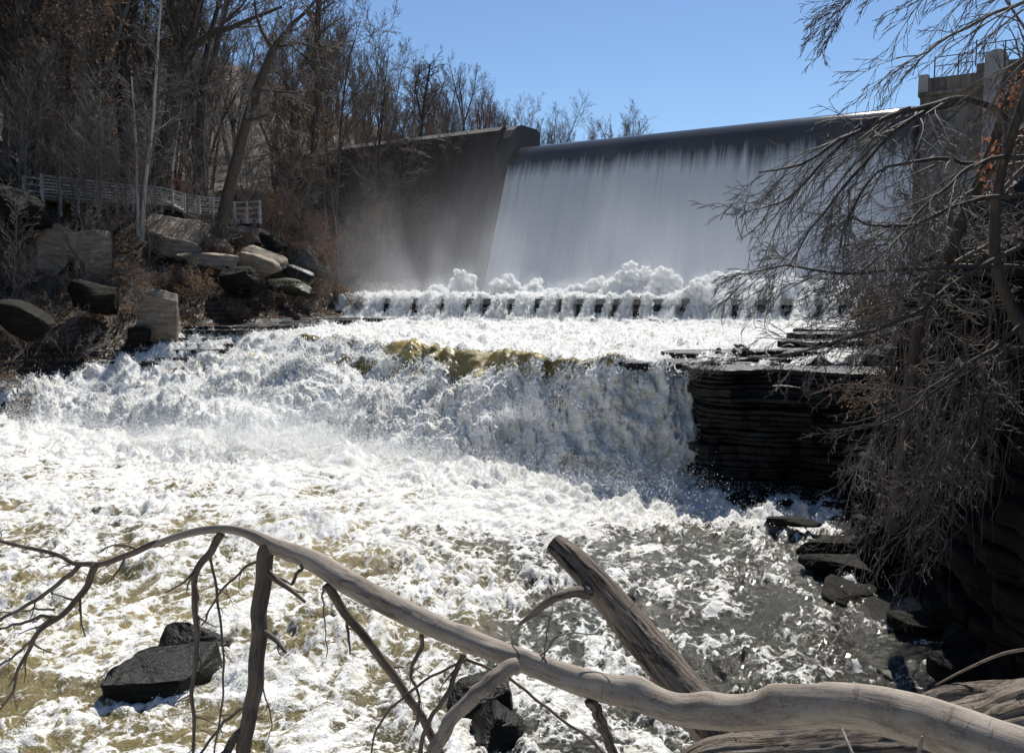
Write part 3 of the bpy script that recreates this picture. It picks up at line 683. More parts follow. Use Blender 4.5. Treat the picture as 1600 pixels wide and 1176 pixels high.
for _ in range(150):
    s = random.uniform(0, wL); p = wp(s, random.uniform(1.9, 3.2), 3.2+random.uniform(-.05, .15)); cs.append(p); rs.append(random.uniform(.12, .26))
LC, LR = np.array(cs), np.array(rs)
lumps('froth_heaps', cs, rs, 'heaps of white froth thrown up behind and over the weir', 130)
# plume spray: clumps of droplets
pts = []; rr = []
for (px_, py_, h, r) in plumes:
    pass
for _ in range(3):
    kk = RNG.integers(0, len(LC), 26000); up = RNG.random(26000)**2.5*.9
    pts.append(LC[kk]+np.c_[RNG.normal(0, .16, 26000)*(1+up), RNG.normal(0, .16, 26000), LR[kk]*.6+up]); rr.append(RNG.uniform(.004, .011, 26000))
dd = RNG.normal(0, 1, (len(LC), 230, 3)); dd /= np.linalg.norm(dd, axis=2, keepdims=True)
pts.append((LC[:, None]+dd*LR[:, None, None]*(.9+.75*RNG.random((len(LC), 230, 1))**1.5)).reshape(-1, 3)); rr.append(RNG.uniform(.008, .024, len(LC)*230))
n_ = 60000; s_ = RNG.uniform(0, wL, n_); k_ = RNG.integers(0, nk-1, n_); j_ = np.clip(((s_+1.5)/(wL+3)*ns).astype(int), 0, ns-1)
base = np.dstack([Pc, Z2])[k_, j_]; keep = gap[k_, j_] < .3; base = base[keep]
pts.append(base+np.abs(RNG.normal(0, .06, (len(base), 1)))*np.array([wn[0], wn[1], .8])+RNG.normal(0, .04, (len(base), 3))); rr.append(RNG.uniform(.01, .028, len(base)))
droplets('spray', np.vstack(pts), np.concatenate(rr), M['froth'], 'plumes of white spray leaping behind the weir', 'spray')

# drifting mist over the basin: a real volume
m, t = mat_new('mist'); k = N(t); c = k.n('TexCoord'); sx = k.n('SeparateXYZ'); k.l(c.outputs['Object'], sx.inputs[0])
nv_ = k.noise(k.coord('Object', (.30, .30, .14)), 1.0, 4, .55, .6)
hf = k.math('MAXIMUM', k.math('SUBTRACT', 1.0, k.math('DIVIDE', sx.outputs[2], 12.0)), 0.0); hf = k.math('POWER', hf, 2.4)
edge = k.math('MULTIPLY', k.ramp(k.math('ADD', k.math('DIVIDE', sx.outputs[0], 46.0), .5), [(0, 0.0), (.22, 1.0), (.95, 1.0), (1, 0.0)]), k.ramp(k.math('ADD', k.math('DIVIDE', sx.outputs[1], 20.0), .5), [(0, 0.0), (.25, 1.0), (.8, 1.0), (1, 0.0)]))
dn = k.math('MULTIPLY', k.math('MULTIPLY', hf, edge), k.math('MULTIPLY', k.ramp(nv_, [(.38, .06), (.72, 1.0)]), .095))
pvn = k.n('VolumePrincipled'); pvn.inputs['Color'].default_value = (.93, .95, 1, 1); k.l(dn, pvn.inputs['Density']); pvn.inputs['Anisotropy'].default_value = .35
k.out(None, pvn.outputs[0])
mo = obj('mist', box_mesh('mist', 46, 20, 12, (0, 0, 6)), m, loc=(6.5, 60.0, 4.4)); mo.rotation_euler = (0, 0, math.atan2(DE[1], DE[0])*.6)
tag(mo, 'thin white mist drifting at the foot of the dam', 'mist', kind='stuff')

# ------------------------------------------------------------------ boulders and rock slabs
import bmesh
def ico(sub):
    bm = bmesh.new(); bmesh.ops.create_icosphere(bm, subdivisions=sub, radius=1); bm.verts.ensure_lookup_table()
    V = np.array([v.co[:] for v in bm.verts]); T = np.array([[v.index for v in f.verts] for f in bm.faces]); bm.free(); return V, T
ICO = {s: ico(s) for s in (3, 4, 5)}
def rock_mesh(name, size, seed, planes=13, rough=.05, sub=4, cut=(.42, .68), extra=()):
    V, T = ICO[sub]; V = V*1.0; r = np.random.default_rng(seed)
    V = np.sign(V)*np.abs(V)**.5; V = V*1.02
    for _ in range(planes):
        n = r.normal(0, 1, 3); n /= np.linalg.norm(n); d = r.uniform(*cut)
        ov = np.maximum(V@n-d, 0); V = V-ov[:, None]*n
    for n, d in extra:
        n = np.array(n, float); n /= np.linalg.norm(n); ov = np.maximum(V@n-d, 0); V = V-ov[:, None]*n
    V = V*np.array(size)/2
    nn = V/(np.linalg.norm(V, axis=1)[:, None]+1e-6); s = max(size)
    x, y, z = V.T
    D = rough*s*(fbm(x*3.4/s, y*3.4/s, z*3.4/s+.01, 3, seed, 0)*.9+.45*fbm(x*9/s, y*9/s, z*18/s+.01, 4, seed+5, 2))
    V = V+nn*D[:, None]
    return new_mesh(name, V, tris=T, smooth=True)
def boulder(px, py, Y, size, mat, label, seed, rot=0, tilt=(0, 0), planes=11, group=None, rough=.05, extra=(), sub=4, cut=(.60, .88), name='boulder', cat='boulder'):
    o = obj(name, rock_mesh(name, size, seed, planes, rough, sub, cut, extra), M[mat]); o.location = [float(v) for v in P(px, py, Y)]
    o.rotation_euler = (tilt[0], tilt[1], rot); tag(o, label, cat, group); return o
boulder(86, 384, 47, (2.5, 2.0, 3.0), 'rock', 'pale angular boulder with broad sunlit face, left one of the big pair', 11, .5, (.25, .25), extra=(((.1, -.9, .35), .42), ((.9, .1, .1), .7)), sub=5, rough=.03)
boulder(146, 392, 47.3, (2.1, 2.0, 2.8), 'rock', 'upright blocky boulder right beside the pale angular one', 12, .2, (.1, -.1), extra=(((0, -.9, .3), .5), ((0, .1, 1), .72)), sub=5, rough=.03)
boulder(253, 490, 43.6, (2.15, 2.0, 2.9), 'rock', 'lone tan boulder standing at the water edge on wet ledges', 113, .2, (.08, .10), extra=(((-.2, -.9, .3), .5), ((.1, 0, 1), .78), ((1, 0, .1), .72)), sub=5, rough=.03)
boulder(283, 360, 54, (4.4, 2.6, 1.5), 'rock', 'large flat slab boulder under the boardwalk with shadow stripes', 14, -.1, (.45, .22), extra=(((0, -.3, 1), .35),), rough=.03)
boulder(278, 384, 52, (3.6, 2.2, 1.0), 'rock', 'low flat rock just below the large striped slab', 15, .1, (.35, .1), rough=.03)
boulder(338, 378, 54, (2.3, 1.7, 1.0), 'rock', 'small flat rock behind the leaning tree', 16, .3, (.3, .2), rough=.04)
boulder(392, 372, 57, (3.0, 2.0, 1.1), 'rock', 'smooth tan slab below the end of the boardwalk', 17, -.2, (.3, .28), rough=.03)
boulder(428, 384, 57, (2.2, 2.0, 1.5), 'rock_dark', 'dark rounded rock to the right of the smooth slab', 18, .2, (.1, .3))
boulder(405, 400, 54, (3.6, 1.6, .9), 'rock', 'long slanting ledge rock above the water, darker at its end', 19, -.3, (.3, .38), rough=.04)
boulder(405, 418, 52.5, (2.6, 1.8, 1.5), 'rock', 'layered rust streaked rock low on the left bank', 20, -.2, (.2, .3), rough=.07)
boulder(455, 424, 55, (3.0, 1.6, .8), 'rock_wet', 'wet slab with a bright shining top beside the misty wall', 21, -.2, (.25, .42), rough=.02)
boulder(452, 447, 54, (2.6, 2.0, 1.0), 'rock_moss', 'low mossy rock at the waterline below the shining slab', 22, .2, (.1, .1))
boulder(330, 408, 51, (4.2, 2.0, 1.0), 'rock', 'broad brown ledge rock at the foot of the leaning tree', 23, .1, (.25, .12), rough=.06)
boulder(12, 270, 52, (3.0, 2.2, 1.5), 'rock_moss', 'mossy rock among the trees at the left edge', 24, .3)
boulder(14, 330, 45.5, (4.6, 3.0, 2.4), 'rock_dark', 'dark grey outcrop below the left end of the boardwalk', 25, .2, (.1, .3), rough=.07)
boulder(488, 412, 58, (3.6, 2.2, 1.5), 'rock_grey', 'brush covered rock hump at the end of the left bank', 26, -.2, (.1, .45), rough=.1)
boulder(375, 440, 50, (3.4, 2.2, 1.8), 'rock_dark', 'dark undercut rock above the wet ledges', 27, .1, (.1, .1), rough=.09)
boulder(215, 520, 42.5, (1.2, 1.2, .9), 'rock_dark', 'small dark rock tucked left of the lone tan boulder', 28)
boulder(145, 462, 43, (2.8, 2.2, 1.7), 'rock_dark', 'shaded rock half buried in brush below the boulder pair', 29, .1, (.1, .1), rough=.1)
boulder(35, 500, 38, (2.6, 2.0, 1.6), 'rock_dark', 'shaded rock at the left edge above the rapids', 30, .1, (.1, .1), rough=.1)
# rocks in the river
boulder(256, 1068, 11.0, (1.55, .95, 1.0), 'rock_river', 'flat topped dark wet rock with green moss in the foaming river', 41, .45, (.05, .06), planes=6, extra=(((-.05, -.15, 1), .50), ((-.3, -1, 0), .75), ((1, -.4, .3), .7)), rough=.05, sub=5)
boulder(302, 1010, 12.1, (.95, .6, .62), 'rock_river', 'small black rock poking up behind the flat wet rock', 42, .1, (.0, .3), rough=.05)
boulder(740, 1098, 10.5, (.9, .7, .6), 'rock_river', 'dark glistening rock in the shallows behind the fallen branch', 43, .2, rough=.08)
boulder(778, 1142, 9.8, (.75, .7, .6), 'rock_river', 'lower of the dark rocks in the shallows behind the fallen branch', 44, .6, rough=.08)
boulder(1048, 1115, 10.3, (.3, .3, .2), 'rock_wet', 'small wet stone under the bent trunk', 45)
# near right bank stones
boulder(1425, 968, 13.6, (1.15, .9, .5), 'rock', 'pale sunlit flat stone at the right water edge', 51, .2, (.1, -.1), planes=7, extra=(((0, -.2, 1), .42),), rough=.03)
boulder(1395, 1066, 11.5, (.55, .4, .3), 'rock_moss', 'small mossy stone just above the bent trunk', 52, .2)
for i, (px, py, Y, sx, sy, sz, lb) in enumerate([
    (1375, 890, 15.5, 2.6, 1.4, .5, 'long dark slab reaching into the river on the right, upper one'), (1345, 915, 14.8, 1.8, 1.0, .3, 'thin dark slab lying at the right waterline'),
    (1490, 930, 14.0, 1.9, 1.4, .9, 'dark block behind the pale flat stone'), (1480, 990, 12.8, 1.6, 1.1, .7, 'dark block beside the pale flat stone'),
    (1530, 1010, 11.8, 1.2, .9, .7, 'shadowed stone near the right edge above the trunk'), (1450, 1030, 12.0, .8, .6, .35, 'low black stone by the right backwater'),
    (1500, 1045, 11.0, .7, .6, .45, 'rounded dark stone by the right backwater'), (1560, 960, 12.8, 1.8, 1.4, 1.1, 'dark boulder at the foot of the right bluff'),
    (1235, 812, 18.7, 1.5, .7, .22, 'thin slab awash below the dark ledge'), (1320, 850, 17.0, 1.7, 1.0, .5, 'dark slab at the foot of the hanging branches'),
    (1420, 850, 15.8, 1.7, 1.3, .8, 'shaded block under the hanging branches')]):
    boulder(px, py, Y, (sx, sy, sz), 'rock_dark', lb, 60+i, .9*math.sin(i*2.1), (.12*math.sin(i*1.3), .14*math.cos(i*1.9)), planes=9, extra=(((0, 0, 1), .45),), rough=.07, cut=(.68, .92), name='stone_slab', cat='rock')

def slab_mesh(name, front, back, z0, z1, seed, jag=.10, stp=1.0, com=0.0):
    """irregular rock layer between a front and a back polyline (xy)"""
    n = 26; f = smooth_path(np.c_[front, np.zeros(len(front))], n)[:, :2]; b = smooth_path(np.c_[back, np.zeros(len(back))], 6)[:, :2]
    s = np.linspace(0, 1, n); d = np.gradient(f, axis=0); d /= np.linalg.norm(d, axis=1)[:, None]; nr = np.c_[d[:, 1], -d[:, 0]]
    L = np.linalg.norm(f[-1]-f[0])
    j = jag*(stp*np.round(vnoise(s*L*1.1+seed*3.3, s*0, 0, seed)*4)/3+(1-stp)*vnoise(s*L*.8+seed, s*0, 0, seed)+.8*vnoise(s*L*3+seed, s*0, 0, seed+1))
    if com: j = j+com*fbm(f[:, 0]*.8, f[:, 1]*.8, z0*.9+.01, 3, 999)*1.3
    f1 = f+nr*j[:, None]; f0 = f+nr*(j-.035)[:, None]
    V = []; ring = []
    for z, ff in ((z0, f0), (z0+.02, f1), (z1-.025, f1), (z1, f1-nr*.03)):
        zz = z+.02*vnoise(s*L*2+seed, s*0+z, 0, seed+2)
        V += [(p[0], p[1], q) for p, q in zip(ff, zz)]
    m = len(V)
    V += [(p[0], p[1], z1) for p in b]+[(p[0], p[1], z0) for p in b]
    F = []
    for r in range(3):
        for i in range(n-1): F.append((r*n+i, r*n+i+1, (r+1)*n+i+1, (r+1)*n+i))
    top = [3*n+i for i in range(n)]+[m+i for i in range(5, -1, -1)]; F.append(tuple(top))
    F.append((0, n, 2*n, 3*n, m, m+6)[::1]); F.append((n-1, m+11, m+5, 4*n-1, 3*n-1, 2*n-1))
    return new_mesh(name, V, F, smooth=False)
# dark cliff right of the cascade
cliff = empty('rock_cliff', (6.5, 24.5, 0)); tag(cliff, 'dark layered rock face dropping to the river right of the cascade', 'cliff')
z = -.25; i = 0
while z < 3.02:
    h = random.uniform(.06, .24); z1 = min(z+h, 3.12)
    dx = random.uniform(-.07, .09)+max(0, .9-z)*.15; dy = .22*(z/3)+random.uniform(-.035, .035)-(.10 if i % 5 == 0 else 0)
    jt = [random.uniform(-.10, .10) for _ in range(4)]; front = [(4.75+dx, 23.9+dy), (5.0+dx+jt[0], 22.35+dy+jt[1]), (6.0, 22.1+dy+jt[2]), (7.2, 21.8+dy+jt[3]), (8.4, 21.2+dy-jt[2]), (10.5, 19.7)]
    back = [(4.9+dx, 25.6), (8, 26), (12, 26)]
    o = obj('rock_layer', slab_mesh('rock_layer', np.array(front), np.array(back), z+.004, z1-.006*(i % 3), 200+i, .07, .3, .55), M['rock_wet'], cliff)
    o.location = (-6.5, -24.5, 0)
    z = z1; i += 1
for k_, (x0, x1, y0, zz) in enumerate([(2.6, 6.6, 24.2, 3.14), (5.6, 9.2, 24.6, 3.24), (4.4, 8.0, 26.0, 3.30), (7.4, 11, 25.2, 3.40), (8.2, 12, 26.8, 3.58), (9.0, 13, 28.5, 3.75), (10, 14, 31, 3.8)]):
    o = obj('rock_layer', slab_mesh('rock_layer', np.array([(x0, y0+.5), (x0+.4, y0), ((x0+x1)/2, y0-.1), (x1, y0-.3)]), np.array([(x0+.6, y0+1.3), ((x0+x1)/2, y0+1.5), (x1, y0+1.6)]), zz-.2, zz, 240+k_, .1), M['rock_wet'], cliff)
    o.location = (-6.5, -24.5, 0)
for q in range(26):
    x = random.uniform(4.9, 8.2); y = 21.6-(x-5)*.28-random.uniform(0, .9) if q < 14 else random.uniform(24.5, 27); zz = .02 if q < 14 else 3.25+random.uniform(0, .2)
    s = random.uniform(.18, .5); x = x if q < 14 else x+random.uniform(0, 2)
    o = obj('loose_stone', rock_mesh('loose_stone', (s*1.5, s, s*.6), 800+q, 9, .05, 3, (.55, .85)), M['rock_wet'], cliff); o.location = (x-6.5, y-24.5, zz); o.rotation_euler = (0, 0, random.random()*3)
# right bluff behind the brush: layered face
bluff = empty('rock_bluff', (8, 15, 0)); tag(bluff, 'steep shadowed bluff of stacked shale behind the bare branches on the right', 'cliff')
z = .1; i = 0
bpath = np.array([(8.9, 20.9), (7.3, 18.2), (6.6, 15.5), (6.2, 12.5), (5.9, 10.0), (5.0, 6.0), (4.4, 3.0)])
while z < 5.6:
    z1 = z+random.uniform(.12, .34); cuts = [0]+sorted(random.uniform(.1, .9) for _ in range(4))+[1]
    bp = smooth_path(np.c_[bpath, np.zeros(7)], 60)[:, :2]
    for a_, b_ in zip(cuts[:-1], cuts[1:]):
        if b_-a_ < .06: continue
        of = .13*z+random.uniform(-.14, .22); k0, k1 = int(a_*59), int(b_*59); seg = bp[k0:k1+1:max(1, (k1-k0)//4)]+[of, 0]
        if len(seg) < 2: continue
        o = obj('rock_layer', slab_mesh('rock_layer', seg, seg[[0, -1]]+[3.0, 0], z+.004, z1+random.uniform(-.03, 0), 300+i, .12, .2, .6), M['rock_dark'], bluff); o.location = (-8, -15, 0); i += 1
    z = z1
# wet ledges along the left shore: thin slabs stepping down into the water
ledges = empty('shore_ledges', (-15, 48, 2)); tag(ledges, 'thin wet shale ledges stepping into the rapids below the left bank', 'rock ledge')
for i in range(30):
    py = 448+i*3.1; Y = 62-(i*.72); xc = xL(Y); x1 = xc+random.uniform(.8, 3.6)*(1.2 if i > 6 else .8); x0 = xc-1.6; zz = float(river_z(np.array([xc+1.0]), np.array([Y]))[0])+.22+random.uniform(-.06, .1)
    o = obj('rock_layer', slab_mesh('rock_layer', np.array([(x0, Y), ((x0+x1)/2, Y-.15), (x1-.3, Y+.05), (x1, Y+.5)]), np.array([(x0, Y+1.2), ((x0+x1)/2, Y+1.3), (x1-.2, Y+1.0)]), zz-.22, zz, 400+i, .12), M['rock_wet'], ledges)
    o.location = (15, -48, -2)

# ------------------------------------------------------------------ boardwalk
bw = empty('boardwalk', P(230, 320, 56)); tag(bw, 'weathered timber boardwalk with plank railings on the wooded left bank', 'boardwalk'); O3 = np.array(bw.location)
path = [P(20, 292, 49), P(60, 305, 50), P(140, 318, 53), P(200, 318, 56), P(262, 330, 57.5), P(300, 345, 58.5), P(350, 348, 60.0), P(378, 340, 61.5), P(405, 352, 60)]
path = [P(52, 306, 50), P(118, 312, 52.5), P(190, 318, 56), P(250, 322, 58), P(300, 334, 59), P(352, 338, 60)]
dk = smooth_path(path, 61)
for i in range(len(dk)-1):
    a, b = dk[i], dk[i+1]; d = (b-a)/np.linalg.norm(b-a); s = np.cross(d, [0, 0, 1]); s /= np.linalg.norm(s); c = (a+b)/2-O3
    if i < 60: 
        n_pl = 2
        for q in range(n_pl):
            cc = a+(b-a)*(q+.5)/n_pl-O3
            beam('deck_plank', cc-s*.8, cc+s*.8, np.linalg.norm(b-a)/n_pl-.02, .05, M['wood'], bw)
for side in (-.75, .75):
    prev = None
    for i in range(0, 61, 5):
        d = dk[min(i+1, 60)]-dk[max(i-1, 0)]; s = np.cross(d, [0, 0, 1]); s /= np.linalg.norm(s); p = dk[i]+s*side-O3
        beam('rail_post', p-[0, 0, 1.6 if side > 0 else 1.0], p+[0, 0, 1.15], .13, .13, M['wood'], bw)
        if prev is not None:
            for h in (.35, .7, 1.08): beam('rail_board', prev+[0, 0, h], p+[0, 0, h], .04, .10, M['wood'], bw)
            beam('joist', prev-[0, 0, .14], p-[0, 0, .14], .07, .2, M['wood_dark'], bw)
        prev = p
# viewing platform at the end
pf = [P(348, 343, 58.5), P(407, 352, 57.5), P(404, 339, 62.0), P(345, 333, 63)]
pf = [p-O3 for p in pf]; zt = pf[0][2]
pf = [np.array([p[0], p[1], zt]) for p in pf]
for i in range(22):
    t0 = (i+.5)/22; a = pf[0]*(1-t0)+pf[1]*t0; b = pf[3]*(1-t0)+pf[2]*t0
    beam('deck_plank', a, b, .10, .05, M['wood'], bw)
for a, b in ((0, 1), (1, 2), (2, 3)):
    A_, B_ = pf[a], pf[b]; nb = 3
    for i in range(nb+1):
        p = A_+(B_-A_)*i/nb
        if i < nb or b == 3: beam('rail_post', p-[0, 0, .35], p+[0, 0, 1.12], .12, .12, M['wood'], bw)
    for h in (.35, .7, 1.06): beam('rail_board', A_+[0, 0, h], B_+[0, 0, h], .04, .09, M['wood'], bw)
    beam('fascia_board', A_-[0, 0, .17], B_-[0, 0, .17], .06, .28, M['wood'], bw)
for t0 in (.15, .5, .85):
    for e in (0, 1):
        p = (pf[0]*(1-t0)+pf[1]*t0) if e == 0 else (pf[3]*(1-t0)+pf[2]*t0)
        beam('support_post', p-[0, 0, 3.2], p-[0, 0, .05], .16, .16, M['wood_dark'], bw)
# stairs between walk and platform
for i in range(8):
    t0 = i/8; c = P(262+i*5.5, 316+i*3.2, 58)-O3; beam('stair_tread', c-[.0, .7, 0], c+[.0, .7, 0], .28, .06, M['wood'], bw)
# upper railing far left
uw = empty('upper_railing', P(8, 198, 58)); tag(uw, 'short piece of timber railing high in the trees at the left edge', 'railing'); 
U3 = np.array(uw.location); pts = [P(-30, 178, 58), P(-2, 190, 58), P(25, 205, 58)]
for a, b in zip(pts[:-1], pts[1:]):
    for h in (.4, .8, 1.1): beam('rail_board', a-U3+[0, 0, h-.6], b-U3+[0, 0, h-.6], .04, .14, M['wood'], uw)
for a in pts: beam('rail_post', a-U3-[0, 0, 1.4], a-U3+[0, 0, .6], .12, .12, M['wood'], uw)

# ------------------------------------------------------------------ trees
def rnd_perp(d, r):
    v = r.normal(0, 1, 3); v -= d*(v@d); return v/(np.linalg.norm(v)+1e-9)
def grow(T, p, d, L, r0, lvl, maxl, R, trop=.0, spread=.7, kids=(6, 6, 5, 5), wig=.16, tip=.35, minr=.004, sides=(8, 6, 4, 3, 3), npts=(9, 7, 5, 4, 3), start=.25, lenf=(.45, .5, .5, .5), leaves=None, leafp=0, gap=0):
    """one branch and everything that grows on it; T is a dict level -> Tubes"""
    n = npts[lvl]; pts = [np.array(p, float)]; dd = d/np.linalg.norm(d); st = L/(n-1)
    for i in range(n-1):
        dd = dd+rnd_perp(dd, R)*wig*(1+.3*lvl)*R.random()+np.array([0, 0, trop*(1+.4*lvl)]); dd /= np.linalg.norm(dd); pts.append(pts[-1]+dd*st)
    pts = np.array(pts); rad = np.linspace(r0, max(r0*tip, minr), n); T[lvl].add(pts, rad, sides[lvl])
    if leaves is not None and lvl >= maxl-1 and R.random() < leafp: leaves.append(pts[-1])
    if lvl >= maxl: return
    branch_on(T, pts, rad, L, lvl, maxl, R, trop, spread, kids, wig, tip, minr, sides, npts, start, lenf, leaves, leafp)
def branch_on(T, pts, rad, L, lvl, maxl, R, trop=.0, spread=.7, kids=(6, 6, 5, 5), wig=.16, tip=.35, minr=.004, sides=(8, 6, 4, 3, 3), npts=(9, 7, 5, 4, 3), start=.25, lenf=(.45, .5, .5, .5), leaves=None, leafp=0, bias=None):
    n = len(pts); nk = kids[lvl]; nk = max(1, int(nk*R.uniform(.8, 1.25)))
    for k in range(nk):
        t = start+(1-start)*(k+R.random())/nk if lvl == 0 else .12+.88*(k+R.random())/nk
        t = min(t, .985); f = t*(n-1); i = min(int(f), n-2); q = f-i
        p = pts[i]*(1-q)+pts[i+1]*q; r = rad[i]*(1-q)+rad[i+1]*q
        d0 = pts[i+1]-pts[i]; d0 /= np.linalg.norm(d0); v = rnd_perp(d0, R)
        if bias is not None: v = v+np.array(bias); v /= np.linalg.norm(v)
        a = spread*R.uniform(.7, 1.3); d1 = d0*cos(a)+v*sin(a)
        sh = 1-.55*t if lvl == 0 else 1-.5*t
        grow(T, p, d1, L*lenf[lvl]*sh*R.uniform(.7, 1.25), max(r*(.62 if lvl else .5), minr), lvl+1, maxl, R, trop, spread, kids, wig, tip, minr, sides, npts, start, lenf, leaves, leafp)
def TD(): return {i: Tubes() for i in range(6)}
def merged(T, lv):
    m_ = Tubes()
    for i in lv:
        for kk, v in T[i].g.items(): m_.g.setdefault(kk, []).extend(v)
    return m_
def leaf_mesh(name, pts, size, per=3, R=RNG, spread=.12):
    p = np.repeat(np.array(pts), per, 0); n = len(p); p = p+R.normal(0, spread, (n, 3))
    a = R.normal(0, 1, (n, 3)); a /= np.linalg.norm(a, axis=1)[:, None]; b = np.cross(a, R.normal(0, 1, (n, 3))); b /= np.linalg.norm(b, axis=1)[:, None]
    s = size*R.uniform(.6, 1.3, (n, 1)); V = np.stack([p-a*s, p-b*s*.5, p+a*s, p+b*s*.5], 1).reshape(-1, 3)
    return new_mesh(name, V, quads=np.arange(n*4).reshape(-1, 4), smooth=False)
def proto(seed, H, r0, kids, maxl=4, spread=.62, trop=.05, start=.3, lenf=(.42, .5, .5, .45), minr=.012, wig=.16, leafp=0, fork=False):
    R = np.random.default_rng(seed); T = TD(); lv = [] if leafp else None
    kw = dict(trop=trop, spread=spread, kids=kids, wig=wig, minr=minr, start=start, lenf=lenf, leaves=lv, leafp=leafp)
    if fork:
        pts = np.array([[0, 0, -1.], [0, 0, H*.18], [.1, 0, H*.35]])+R.normal(0, .1, (3, 3)); T[0].add(smooth_path(pts, 7), np.linspace(r0, r0*.85, 7), 9)
        for a in (0, 2.2, 4.1):
            grow(T, pts[-1]-[0, 0, .1], np.array([.38*cos(a+seed), .38*sin(a+seed), 1]), H*.65, r0*.62, 0, maxl, R, **kw)
    else: grow(T, np.array([0, 0, -1.]), np.array([R.normal(0, .05), R.normal(0, .05), 1]), H+1, r0, 0, maxl, R, tip=.12, **kw)
    return merged(T, [0, 1]).mesh('trunk'), merged(T, [2, 3, 4, 5]).mesh('crown'), (leaf_mesh('dry_leaves', lv, .10, 3, R) if lv else None)
PROT = []
for i in range(5): PROT.append(proto(500+i, 18+i, .21, (15, 7, 6, 3), 4, .7, .05, .40, minr=.012))
for i in range(3): PROT.append(proto(520+i, 19, .30, (10, 8, 6, 3), 4, .65, .05, .30, fork=True, minr=.012))
for i in range(2): PROT.append(proto(540+i, 14, .13, (20, 8, 6, 3), 4, .7, .03, .18, minr=.011, leafp=.22))
for i in range(2): PROT.append(proto(560+i, 10, .07, (18, 7, 5, 0), 3, .65, .03, .15, minr=.009))
def place_tree(name, pi_, x, y, z, sc, rz, lean, label, cat, group, bark='bark', tw='twig', leafm=None):
    tr, cr, lf = PROT[pi_]
    e = empty(name, (x, y, z)); e.rotation_euler = (lean[0], lean[1], rz); e.scale = (sc, sc, sc*random.uniform(.92, 1.1)); tag(e, label, cat, group)
    for nm, me, mt in (('trunk', tr, bark), ('crown', cr, tw))+((('leaves', lf, leafm or 'leaf'),) if lf else ()):
        if len(me.materials) == 0: me.materials.append(M[mt])
        o = bpy.data.objects.new(nm, me); COL.objects.link(o); o.parent = e
        o.material_slots[0].link = 'OBJECT'; o.material_slots[0].material = M[mt]
    return e
placed = []
def free(x, y, dmin):
    for a, b in placed:
        if (a-x)**2+(b-y)**2 < dmin*dmin: return False
    placed.append((x, y)); return True
LBL = {'forest': ('bare slender tree in the thick of the wooded left hillside', 'bare trees of the left hillside wood'),
       'back': ('bare tree of the wood seen above the wall left of the dam', 'bare trees beyond the abutment wall'),
       'ridge': ('distant bare tree on the ridge behind the dam', 'distant trees on the ridge'),
       'wall': ('bare tree in the shade before the tall stained wall', 'bare trees in front of the stained wall'),
       'sap': ('thin bare sapling growing between boardwalk and boulders', 'thin saplings about the boardwalk')}
def where(px, y):
    for lim, w_ in ((0, 'beyond the left edge'), (60, 'by the left edge'), (110, "above the boardwalk's left end"), (165, "above the boardwalk's left half"), (215, "above the boardwalk's middle"), (265, 'behind the forked tree'), (320, 'behind the boardwalk stairs'), (375, 'behind the leaning tree'), (430, 'behind the viewing platform'), (485, 'right of the viewing platform'), (540, 'by the straight tree'), (600, "over the wall's left part"), (670, "over the wall's middle"), (740, "over the wall's right part"), (815, "over the dam's left corner"), (880, 'over the left dam crest'), (2000, 'far along the dam crest')):
        if px < lim: return w_
def far_tree(kind, x, y, pi_, sc, lean=(0, 0), bark='bark', tw='twig', leafm=None):
    px = 800+x/y*FPX*.995
    if kind == 'wall': lb = ('short' if sc < .65 else 'tall')+' bare tree shaded before the stained wall, '+{470: 'farthest left', 455: 'beside the viewing platform', 480: 'just above the rock hump', 500: 'straight up its left part', 520: 'left of its middle', 545: 'at its middle', 560: 'low at its middle', 525: 'among the brush at its foot', 575: 'right of its middle', 585: 'near the mist', 600: 'standing in the mist', 610: 'in its right half', 635: 'right one but one', 660: 'farthest right'}.get(round(px/5)*5, 'near its middle')
    else:
        size = 'short' if sc < .75 else 'tall' if sc > 1.0 else ''
        form = 'forked' if pi_ in (5, 6, 7) else 'leaf-hung' if pi_ in (8, 9) else 'slender'
        tone = {'bark_grey': 'grey', 'bark': 'brown'}[bark]; ln = lean[1]
        tilt = ' leaning right' if ln > .06 else ' leaning left' if ln < -.03 else ''
        row = ('low down' if y < 66 else 'midslope' if y < 86 else 'high up') if kind == 'forest' else ('in nearer rows' if y < 115 else 'in farther rows') if kind == 'back' else 'on the far ridge'
        lb = ' '.join(f'{size} {form} {tone} tree{tilt} {row} {where(px, y)}'.split())
    place_tree('bare_tree', pi_, x, y, tz(x, y)-.2, sc, random.random()*6.28, lean, lb, 'tree', LBL[kind][1], bark, tw, leafm)
cnt = 0; tries = 0
while cnt < 128 and tries < 6000:                 # hillside
    tries += 1; y = random.uniform(52, 118); px = random.uniform(-160, 520); x = (px-800)/FPX*y
    d = xL(y)-x
    if d < 11.5 or not free(x, y, 1.9+(y-50)*.022): continue
    if dam_so(x, y)[1] > -2 and dam_so(x, y)[0] > -28 and y > 70: continue
    pi_ = random.choice([0, 1, 2, 3, 4, 5, 6, 7, 8, 9, 0, 2, 4]); 
    far_tree('forest', x, y, pi_, random.uniform(.8, 1.15), (random.gauss(0, .05), random.gauss(.03, .06)), random.choice(['bark', 'bark', 'bark', 'bark_grey']), random.choice(['twig', 'twig_grey', 'twig']), 'leaf'); cnt += 1
cnt = 0; tries = 0
